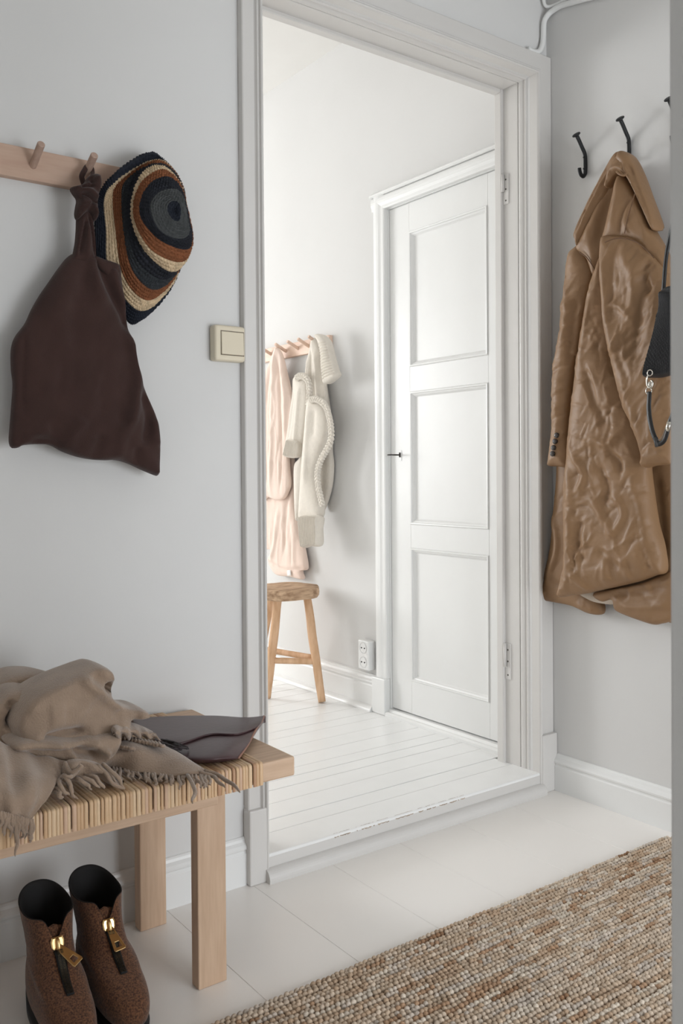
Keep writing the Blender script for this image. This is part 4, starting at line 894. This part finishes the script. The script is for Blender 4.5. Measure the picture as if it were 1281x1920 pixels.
# back of the coat, seen below and at the right
cp('back_panel', za([(640, 600), (560, 760), (400, 1080), (330, 1500)])+zb([(240, 200), (215, 600), (208, 800), (190, 1000), (172, 1200), (130, 1385), (92, 1490), (110, 1516), (200, 1535), (300, 1556), (400, 1600), (474, 1606), (486, 1562), (470, 1500), (540, 1520), (560, 1576), (600, 1602), (700, 1640), (800, 1668), (862, 1648), (920, 1640), (960, 1400), (960, 800), (930, 300)])+za([(960, 1400), (940, 1200), (800, 900), (690, 620)]), 0.030, 0.022, 0.022, 0.05,
   folds=[(zb([(190, 1000), (230, 1200), (150, 1460)]), 0.008, 0.012), (zb([(420, 1470), (600, 1540), (860, 1500)]), -0.006, 0.014), (zb([(500, 1520), (700, 1580), (860, 1570)]), 0.006, 0.012), (zb([(350, 1540), (450, 1590)]), 0.006, 0.008), (zb([(820, 760), (850, 1000), (870, 1300)]), -0.008, 0.02)], n=110, wd=0.005, ang=20, seed=3)
# turned-up inner hem with pale lining
puff('lining_edge', zb([(330, 1470), (440, 1450), (560, 1480), (640, 1510), (560, 1545), (470, 1540), (400, 1520)]), PLR(0.064), 0.006, mat('pale_coat_lining', (190, 176, 160), 0.6), coat, back=0.006, edge=0.02)
cp('hem_flap', zb([(440, 1470), (560, 1450), (700, 1420), (840, 1370), (930, 1340), (940, 1560), (900, 1640), (800, 1664), (700, 1638), (600, 1600), (556, 1574), (540, 1520), (480, 1530), (430, 1500)]), 0.066, 0.014, 0.01, 0.03, folds=[(zb([(560, 1480), (700, 1470), (880, 1440)]), -0.008, 0.010), (zb([(600, 1560), (760, 1560), (900, 1540)]), 0.006, 0.010), (zb([(640, 1440), (660, 1500)]), 0.006, 0.007), (zb([(740, 1410), (780, 1460)]), 0.006, 0.007)], n=34, ang=10, seed=4)
# left sleeve, hanging behind the front
cp('sleeve', za([(400, 1080), (450, 1170), (478, 1270), (450, 1400), (415, 1550), (385, 1720), (362, 1920)])+zb([(330, 60), (300, 300), (288, 420), (290, 560), (292, 712), (215, 719), (162, 713), (168, 680), (188, 520), (190, 400), (192, 200), (206, 20)])+za([(226, 1840), (262, 1600), (266, 1480), (290, 1400), (300, 1240), (318, 1140), (352, 1100)]), 0.075, 0.034, 0.02, 0.045,
   folds=[(za([(300, 1300), (330, 1500), (290, 1750)]), 0.006, 0.012), (za([(400, 1440), (370, 1600), (340, 1850)]), -0.006, 0.010), (za([(280, 1500), (380, 1450)]), 0.005, 0.006), (za([(250, 1640), (370, 1600)]), -0.005, 0.007), (za([(240, 1760), (350, 1720)]), 0.005, 0.007), (zb([(200, 160), (320, 100)]), -0.005, 0.007), (zb([(195, 300), (300, 240)]), 0.005, 0.007), (zb([(200, 450), (280, 400)]), -0.005, 0.006), (zb([(225, 560), (290, 520)]), 0.005, 0.006)], n=90, wd=0.005, ang=20, spr=30, seed=5)
tube('sleeve_seam', [R(*q, 0.112) for q in za([(372, 1125), (430, 1175), (476, 1270), (440, 1390), (412, 1540), (385, 1700), (370, 1800)])], 0.0016, M_SEAM, coat, 6, res=40)
# front edge facing at far left
cp('front_facing', za([(318, 1135), (352, 1098), (380, 1110), (350, 1180), (320, 1300), (300, 1420), (275, 1480), (286, 1380), (296, 1240)]), 0.085, 0.016, 0.02, 0.012, n=14, amp=0.003, ang=0, seed=9)
# left chest, between collar and shoulder
cp('front_panel', za([(630, 630), (560, 740), (470, 880), (390, 1030), (365, 1110), (430, 1175), (480, 1290), (530, 1180), (560, 1000), (610, 800), (650, 660)]), 0.085, 0.03, 0.03, 0.05, folds=[(za([(600, 660), (520, 850), (440, 1060)]), 0.006, 0.012), (za([(610, 720), (560, 900), (510, 1100)]), -0.010, 0.012)], n=14, ang=65, seed=6)
# long middle panel
cp('front_panel', za([(500, 1230), (545, 1150), (600, 1300), (620, 1600), (640, 1920)])+zb([(560, 40), (640, 300), (720, 480), (760, 640), (775, 800), (812, 1050), (850, 1200), (862, 1345), (800, 1372), (700, 1408), (550, 1444), (440, 1468), (400, 1478), (300, 1492), (228, 1492), (258, 1350), (270, 1200), (264, 900), (282, 700), (290, 560), (312, 350), (342, 100)])+za([(352, 1920), (384, 1780), (430, 1500), (470, 1330)]), 0.085, 0.042, 0.02, 0.06,
   folds=[(za([(500, 1300), (470, 1550), (420, 1900)]), 0.008, 0.016), (zb([(420, 100), (470, 300), (560, 480)]), -0.008, 0.012), (zb([(300, 700), (330, 850), (320, 1100), (300, 1440)]), 0.008, 0.016), (zb([(350, 650), (420, 760), (390, 880)]), 0.011, 0.010), (zb([(410, 590), (480, 560), (560, 590), (640, 520)]), 0.010, 0.010), (zb([(560, 620), (620, 680), (640, 760)]), -0.010, 0.010), (zb([(500, 700), (560, 830), (540, 960)]), -0.010, 0.012), (zb([(460, 900), (560, 1060), (600, 1150)]), 0.009, 0.012), (zb([(600, 880), (660, 1000), (600, 1120)]), 0.008, 0.010), (zb([(700, 780), (760, 960), (800, 1200)]), 0.009, 0.014), (zb([(420, 1000), (380, 1150), (420, 1300)]), -0.008, 0.012), (zb([(500, 1200), (600, 1300), (720, 1330)]), -0.007, 0.014), (zb([(330, 1350), (400, 1420), (440, 1460)]), 0.009, 0.010), (zb([(560, 1230), (540, 1420)]), 0.007, 0.012), (zb([(640, 1260), (680, 1400)]), 0.006, 0.012), (zb([(760, 1200), (800, 1340)]), -0.007, 0.012), (zb([(300, 950), (380, 1000)]), -0.007, 0.010)], n=260, amp=0.0044, wd=0.0048, ln=0.036, ang=50, spr=70, seed=7, res=0.0052)
# shoulder and right sleeve
cp('shoulder', za([(640, 622), (600, 770), (555, 960), (530, 1070), (600, 1075), (680, 1060), (780, 1110), (880, 1200), (960, 1300), (970, 1220), (905, 1080), (850, 985), (800, 880), (735, 742), (690, 660)]), 0.118, 0.030, 0.05, 0.055, folds=[(za([(655, 650), (640, 800), (600, 1000)]), 0.006, 0.014), (za([(730, 760), (690, 900), (668, 1020)]), -0.007, 0.005), (za([(760, 800), (860, 1050)]), 0.006, 0.016)], n=12, ang=70, seed=8)
tube('shoulder_seam', [R(*q, 0.149) for q in za([(735, 745), (710, 830), (685, 920), (668, 1005)])], 0.0015, M_SEAM, coat, 6, res=24)
cp('sleeve', za([(535, 1040), (600, 1022), (665, 1026), (740, 1045), (810, 1110), (870, 1160), (950, 1270), (990, 1400), (1010, 1700), (1020, 1920)])+zb([(930, 200), (930, 500), (930, 700), (880, 708), (800, 714), (745, 726), (722, 700), (724, 650), (690, 520), (615, 350), (562, 150), (527, 0)])+za([(606, 1920), (585, 1800), (560, 1620), (545, 1440), (530, 1240)]), 0.135, 0.040, 0.03, 0.06,
   folds=[(za([(560, 1100), (580, 1350), (600, 1600), (660, 1850)]), 0.010, 0.018), (za([(680, 1060), (640, 1300), (640, 1600)]), -0.007, 0.014), (za([(700, 1100), (780, 1300), (790, 1600)]), 0.008, 0.018), (za([(860, 1180), (840, 1300), (890, 1420)]), -0.012, 0.012), (za([(620, 1480), (700, 1500), (780, 1580)]), 0.006, 0.008), (za([(700, 1650), (640, 1800)]), 0.007, 0.010), (za([(860, 1300), (820, 1600), (790, 1900)]), -0.008, 0.02), (zb([(640, 200), (700, 400), (760, 560)]), 0.008, 0.014), (zb([(620, 60), (680, 200)]), -0.006, 0.010), (zb([(730, 660), (780, 590), (860, 560)]), -0.008, 0.008), (zb([(740, 640), (800, 660), (900, 650)]), 0.006, 0.010)], n=200, amp=0.0038, wd=0.0048, ln=0.04, ang=62, spr=35, seed=10, res=0.0052)
tube('shoulder_seam', [R(*q, 0.1765) for q in za([(540, 1062), (600, 1040), (660, 1036), (740, 1058), (800, 1100), (862, 1165)])], 0.0016, M_SEAM, coat, 6, res=30)
# collar: two long sides folded over the hook
cp('collar', za([(640, 468), (600, 498), (545, 590), (490, 690), (420, 830), (347, 998), (352, 1050), (364, 1092), (400, 1030), (450, 940), (530, 800), (590, 690), (640, 600), (680, 560), (690, 500)]), 0.100, 0.020, 0.05, 0.022, folds=[(za([(600, 540), (480, 760), (370, 1000)]), -0.008, 0.006), (za([(590, 600), (470, 830), (380, 1020)]), 0.006, 0.005)], n=22, amp=0.003, wd=0.005, ln=0.02, ang=20, spr=30, seed=11, res=0.0045)
cp('collar', za([(640, 466), (690, 484), (745, 590), (800, 740), (842, 852), (868, 936), (858, 986), (830, 940), (790, 850), (745, 750), (700, 660), (650, 580), (620, 520)]), 0.128, 0.018, 0.06, 0.02, folds=[(za([(700, 540), (770, 720), (850, 930)]), -0.007, 0.005), (za([(680, 560), (740, 680), (800, 830)]), 0.006, 0.005)], n=22, amp=0.003, wd=0.005, ln=0.02, ang=160, spr=30, seed=12, res=0.0045)
cp('collar_stand', za([(625, 500), (680, 505), (725, 570), (738, 640), (720, 690), (690, 640), (640, 612), (600, 640), (560, 700), (545, 690), (575, 590)]), 0.122, 0.022, 0.04, 0.022, folds=[(za([(590, 620), (650, 580), (720, 640)]), 0.008, 0.007), (za([(560, 680), (620, 590)]), -0.008, 0.006)], n=14, amp=0.003, wd=0.005, ln=0.02, ang=80, spr=40, seed=13, res=0.0045)
tube('hanging_loop', [R(*q, d) for q, d in zip(za([(620, 600), (640, 618), (670, 624), (680, 600)]), (0.15, 0.154, 0.154, 0.14))], 0.003, M_COAT, coat, 8, flat=0.005, res=16)
M_BTN = mat('dark_horn_button', (46, 38, 34), 0.25)
for q in ((206, 532), (196, 568), (187, 606), (181, 642)):
    c = R(*zb([q])[0], 0.109); V, F = tube_data([c+np.array([0.004, 0, 0]), c+np.array([-0.002, 0, 0]), c+np.array([-0.004, 0, 0]), c+np.array([-0.0045, 0, 0])], [0.0075, 0.0085, 0.0075, 0.004], 16)
    link('button', mesh_from(V, F), M_BTN, coat, None, True)

# ------------------------------------------------------------------ black pleated bag behind the near wall end
M_PLEAT = mat('black_pleated_fabric', (46, 46, 48), 0.5, spec=0.4)
M_BLEATHER = mat('black_bag_leather', (26, 25, 25), 0.4)
M_GREY = mat('grey_strap_edge', (120, 118, 116), 0.6)
zp_ = lambda P: zoom(P, 0.17719, 1180, 560)
bb = empty('handbag', (-0.20, -0.40, 1.05), 'black pleated handbag with leather loop strap over the coat', 'handbag')
pl = []
for k in range(26):
    t = k/25; pl.append((zp_([(345+t*420, -60), (318+t*430, 250), (262+t*460, 480), (200+t*470, 690), (178+t*480-t*30, 820+t*30)]), 0.010, 0.0022, 1))
puff('pleated_body', zp_([(350, -80), (335, 100), (300, 260), (262, 420), (225, 560), (190, 680), (168, 780), (175, 830), (240, 836), (330, 835), (420, 815), (520, 800), (640, 780), (680, 400), (620, -80), (480, -140)]), PLR(0.205), 0.022, M_PLEAT, bb, back=0.02, edge=0.05, res=0.0021, folds=pl)
tube('bag_handle', [R(*q, 0.2) for q in zp_([(360, -60), (400, -500), (520, -1100), (620, -1500)])][:3]+[R(1268, 300, 0.06)], 0.006, M_BLEATHER, bb, 8, flat=0.004, res=30)
def ring3(c, r, t, mt, nm, par):
    a = np.linspace(0, 2*PI, 25); c = np.array(c)
    tube(nm, [c+np.array([0, -math.cos(q)*r, math.sin(q)*r]) for q in a], t, mt, par, 8)
D_ = 0.236
ring3(R(*zp_([(220, 785)])[0], D_), 0.0075, 0.0014, M_CHROME, 'snap_ring', bb)
tube('snap_hook', [R(*q, D_) for q in zp_([(205, 800), (188, 840), (190, 900), (205, 935), (235, 935), (248, 890), (240, 870), (225, 868)])], [0.0016, 0.0022, 0.0026, 0.003, 0.003, 0.0022, 0.0016], M_CHROME, bb, 8, res=30)
tube('snap_hook', [R(*q, D_) for q in zp_([(220, 880), (218, 930)])], 0.0052, M_CHROME, bb, 10, flat=0.003)
ring3(R(*zp_([(207, 975)])[0], D_), 0.0085, 0.0015, M_CHROME, 'strap_ring', bb)
sp = [R(*q, d) for q, d in zip(zp_([(215, 985), (212, 1060), (208, 1150), (218, 1270), (245, 1400), (290, 1510), (320, 1535), (370, 1500), (400, 1420), (430, 1300), (500, 1150), (600, 1020)]), [D_, D_+0.002] + [D_+0.002]*10)]
tube('loop_strap', sp, [0.0066, 0.0070, 0.0064, 0.0064], M_BLEATHER, bb, 10, flat=0.0030, up0=(0, -1, 0.1), res=70)
tube('strap_edge', [R(*q, D_+0.003) for q in zp_([(190, 1080), (186, 1160), (197, 1280), (225, 1400), (270, 1490), (300, 1500), (345, 1470), (375, 1400), (405, 1300)])], 0.0010, M_GREY, bb, 6, res=50)
tube('strap_keeper', [R(*q, D_+0.001) for q in zp_([(278, 1470), (300, 1565)])], 0.0055, mat('keeper_leather', (58, 57, 57), 0.5), bb, 10, flat=0.0065)
tube('strap_buckle', [R(*q, D_+0.003) for q in zp_([(400, 1400), (425, 1300)])], 0.0065, M_CHROME, bb, 8, flat=0.004)

# ------------------------------------------------------------------ pink blouse and cream sweater in the inner room
M_BLOUSE = mat('pale_pink_cotton', (236, 214, 200), 0.85, var=0.03, vscale=20, bump=0.06, bscale=200, sheen=0.1)
M_KNIT = mat('cream_knit', (224, 216, 204), 0.95, var=0.03, vscale=60, bump=0.35, bscale=260, sheen=0.2)
zi = lambda P: zoom(P, 0.41667, 480, 580)
PLI = lambda d: ((XI-d, 0, 0), (-1, 0, 0))
bl_ = empty('blouse', (XI-0.05, 1.53, 0.52), 'pale pink cotton blouse hanging from the peg rail', 'blouse')
puff('lower_layer', zi([(20, 760), (150, 640), (165, 660), (168, 760), (180, 900), (200, 1010), (216, 1075), (229, 1165), (205, 1178), (212, 1215), (155, 1203), (92, 1192), (60, 1130), (72, 1085), (30, 1060), (0, 900)]), PLI(0.03), 0.018, M_BLOUSE, bl_, back=0.02, edge=0.035, res=0.007, folds=[(zi([(165, 700), (150, 900), (140, 1120)]), -0.008, 0.014), (zi([(120, 880), (100, 1050), (80, 1120)]), 0.007, 0.016), (zi([(180, 950), (190, 1160)]), 0.006, 0.014), (zi([(60, 1130), (140, 1170), (225, 1165)]), -0.006, 0.008)], crinkle=(40, 0.0045, 0.008, 0.09, 86, 9))
puff('tag', zi([(140, 1175), (156, 1172), (158, 1198), (142, 1200)]), PLI(0.052), 0.003, mat('white_garment_tag', (244, 242, 238), 0.8), bl_, back=0.002, edge=0.004, res=0.004, sharp=True)
puff('sleeve', zi([(98, 172), (118, 205), (140, 290), (158, 370), (168, 450), (160, 560), (150, 620), (150, 700), (156, 780), (146, 820), (128, 850), (100, 858), (60, 845), (20, 830), (10, 500), (30, 330), (62, 250), (85, 185)]), PLI(0.060), 0.018, M_BLOUSE, bl_, back=0.012, edge=0.05, crisp=0.004, res=0.0055, folds=[(zi([(95, 190), (92, 350), (85, 600), (80, 830)]), 0.010, 0.014), (zi([(108, 210), (120, 400), (125, 640), (120, 830)]), -0.012, 0.010), (zi([(120, 230), (145, 400), (145, 600)]), 0.008, 0.012), (zi([(80, 230), (60, 450), (60, 800)]), -0.008, 0.012), (zi([(60, 400), (50, 700)]), 0.006, 0.012)], crinkle=(40, 0.0045, 0.006, 0.10, 86, 7))
swt = empty('sweater', (XI-0.05, 1.25, 0.68), 'cream cable knit sweater hanging beside the pink blouse', 'sweater')
def sp_(name, pts, d, th, back=0.02, edge=0.04, folds=(), seed=1, res=0.0065): return puff(name, zi(pts), PLI(d), th, M_KNIT, swt, back=back, edge=edge, res=res, folds=folds, seed=seed)
sp_('back', [(262, 150), (300, 200), (312, 320), (326, 420), (342, 540), (340, 630), (346, 700), (340, 790), (315, 880), (296, 892), (270, 700), (255, 500), (250, 300)], 0.02, 0.02, 0.016)
sp_('body', [(262, 128), (246, 190), (228, 290), (235, 400), (228, 560), (205, 660), (180, 700), (178, 800), (184, 940), (196, 940), (215, 850), (240, 600), (290, 560), (320, 440), (316, 340), (298, 260), (292, 180)], 0.045, 0.022, 0.006, 0.05, folds=[(zi([(262, 170), (262, 320), (258, 400)]), -0.010, 0.008), (zi([(280, 190), (292, 320), (300, 420)]), 0.008, 0.010), (zi([(246, 220), (244, 330)]), 0.006, 0.008)])
sp_('sleeve', [(176, 312), (196, 296), (222, 304), (240, 330), (242, 420), (228, 540), (212, 620), (205, 662), (135, 662), (131, 640), (148, 560), (160, 470), (172, 380)], 0.075, 0.024, 0.02, 0.05, folds=[(zi([(215, 340), (205, 480), (188, 640)]), 0.007, 0.012), (zi([(190, 330), (178, 480), (160, 600)]), -0.005, 0.012)])
sp_('sleeve', [(240, 416), (262, 402), (292, 414), (318, 450), (330, 510), (322, 570), (296, 650), (276, 720), (276, 780), (288, 840), (296, 890), (290, 935), (245, 940), (203, 940), (204, 860), (214, 700), (226, 560)], 0.095, 0.028, 0.03, 0.06, folds=[(zi([(262, 430), (252, 600), (240, 800)]), 0.008, 0.016), (zi([(285, 450), (280, 580)]), -0.006, 0.014)])
# ribbed cuffs and collar
def ribs(P0, P1, k, amp=0.010, w_=0.0027): return [(zi([(P0[0][0]+(P0[1][0]-P0[0][0])*t, P0[0][1]+(P0[1][1]-P0[0][1])*t), (P1[0][0]+(P1[1][0]-P1[0][0])*t, P1[0][1]+(P1[1][1]-P1[0][1])*t)]), amp, w_, 1) for t in np.linspace(0.04, 0.96, k)]
sp_('cuff', [(203, 932), (291, 930), (292, 990), (291, 1062), (250, 1066), (216, 1070), (206, 1010)], 0.108, 0.016, 0.02, 0.016, folds=ribs(((205, 290), (930, 930)) and ((205, 932), (290, 930)), ((218, 1068), (290, 1060)), 11), res=0.0023)
sp_('cuff', [(146, 585), (190, 600), (184, 664), (134, 663), (130, 640)], 0.101, 0.010, 0.03, 0.014, folds=ribs(((150, 590), (188, 600)), ((134, 660), (182, 664)), 7), res=0.0023)
sp_('collar', [(268, 116), (290, 112), (312, 130), (326, 165), (338, 215), (352, 265), (362, 295), (345, 318), (316, 336), (306, 322), (298, 260), (294, 200), (284, 150)], 0.088, 0.018, 0.04, 0.03, folds=[(zi([(290+8*t*1.0+(t*14), 150+170*t), (372+40*t, 122+150*t)]), -0.009, 0.003, 1) for t in np.linspace(0.05, 0.95, 13)], res=0.0024)
def braid(P, d, r=0.0095):
    c = catmull([I(x, y, d) for x, y in zi(P)], 160); L_ = np.r_[0, np.cumsum(np.linalg.norm(np.diff(c, axis=0), axis=1))]
    b = empty('cable_braid', (0, 0, 0)); b.parent = swt
    T_ = np.gradient(c, axis=0); T_ /= np.linalg.norm(T_, axis=1)[:, None]; n_ = np.array([-1.0, 0, 0]); s_ = np.cross(T_, n_)
    for k in range(3):
        ph = L_/0.042*2*PI+k*2*PI/3
        tube('yarn_rope', c+s_*(np.sin(ph)*r)[:, None]+n_*(np.sin(2*ph)*r*0.45)[:, None], r*0.62, M_KNIT, b, 8)
braid([(243, 412), (262, 404), (290, 412), (316, 440), (334, 500), (340, 560), (334, 600), (314, 640), (292, 680), (278, 730), (280, 790), (290, 840), (300, 885)], 0.126)
braid([(180, 312), (200, 300), (222, 306), (238, 330), (242, 380), (236, 430)], 0.102)
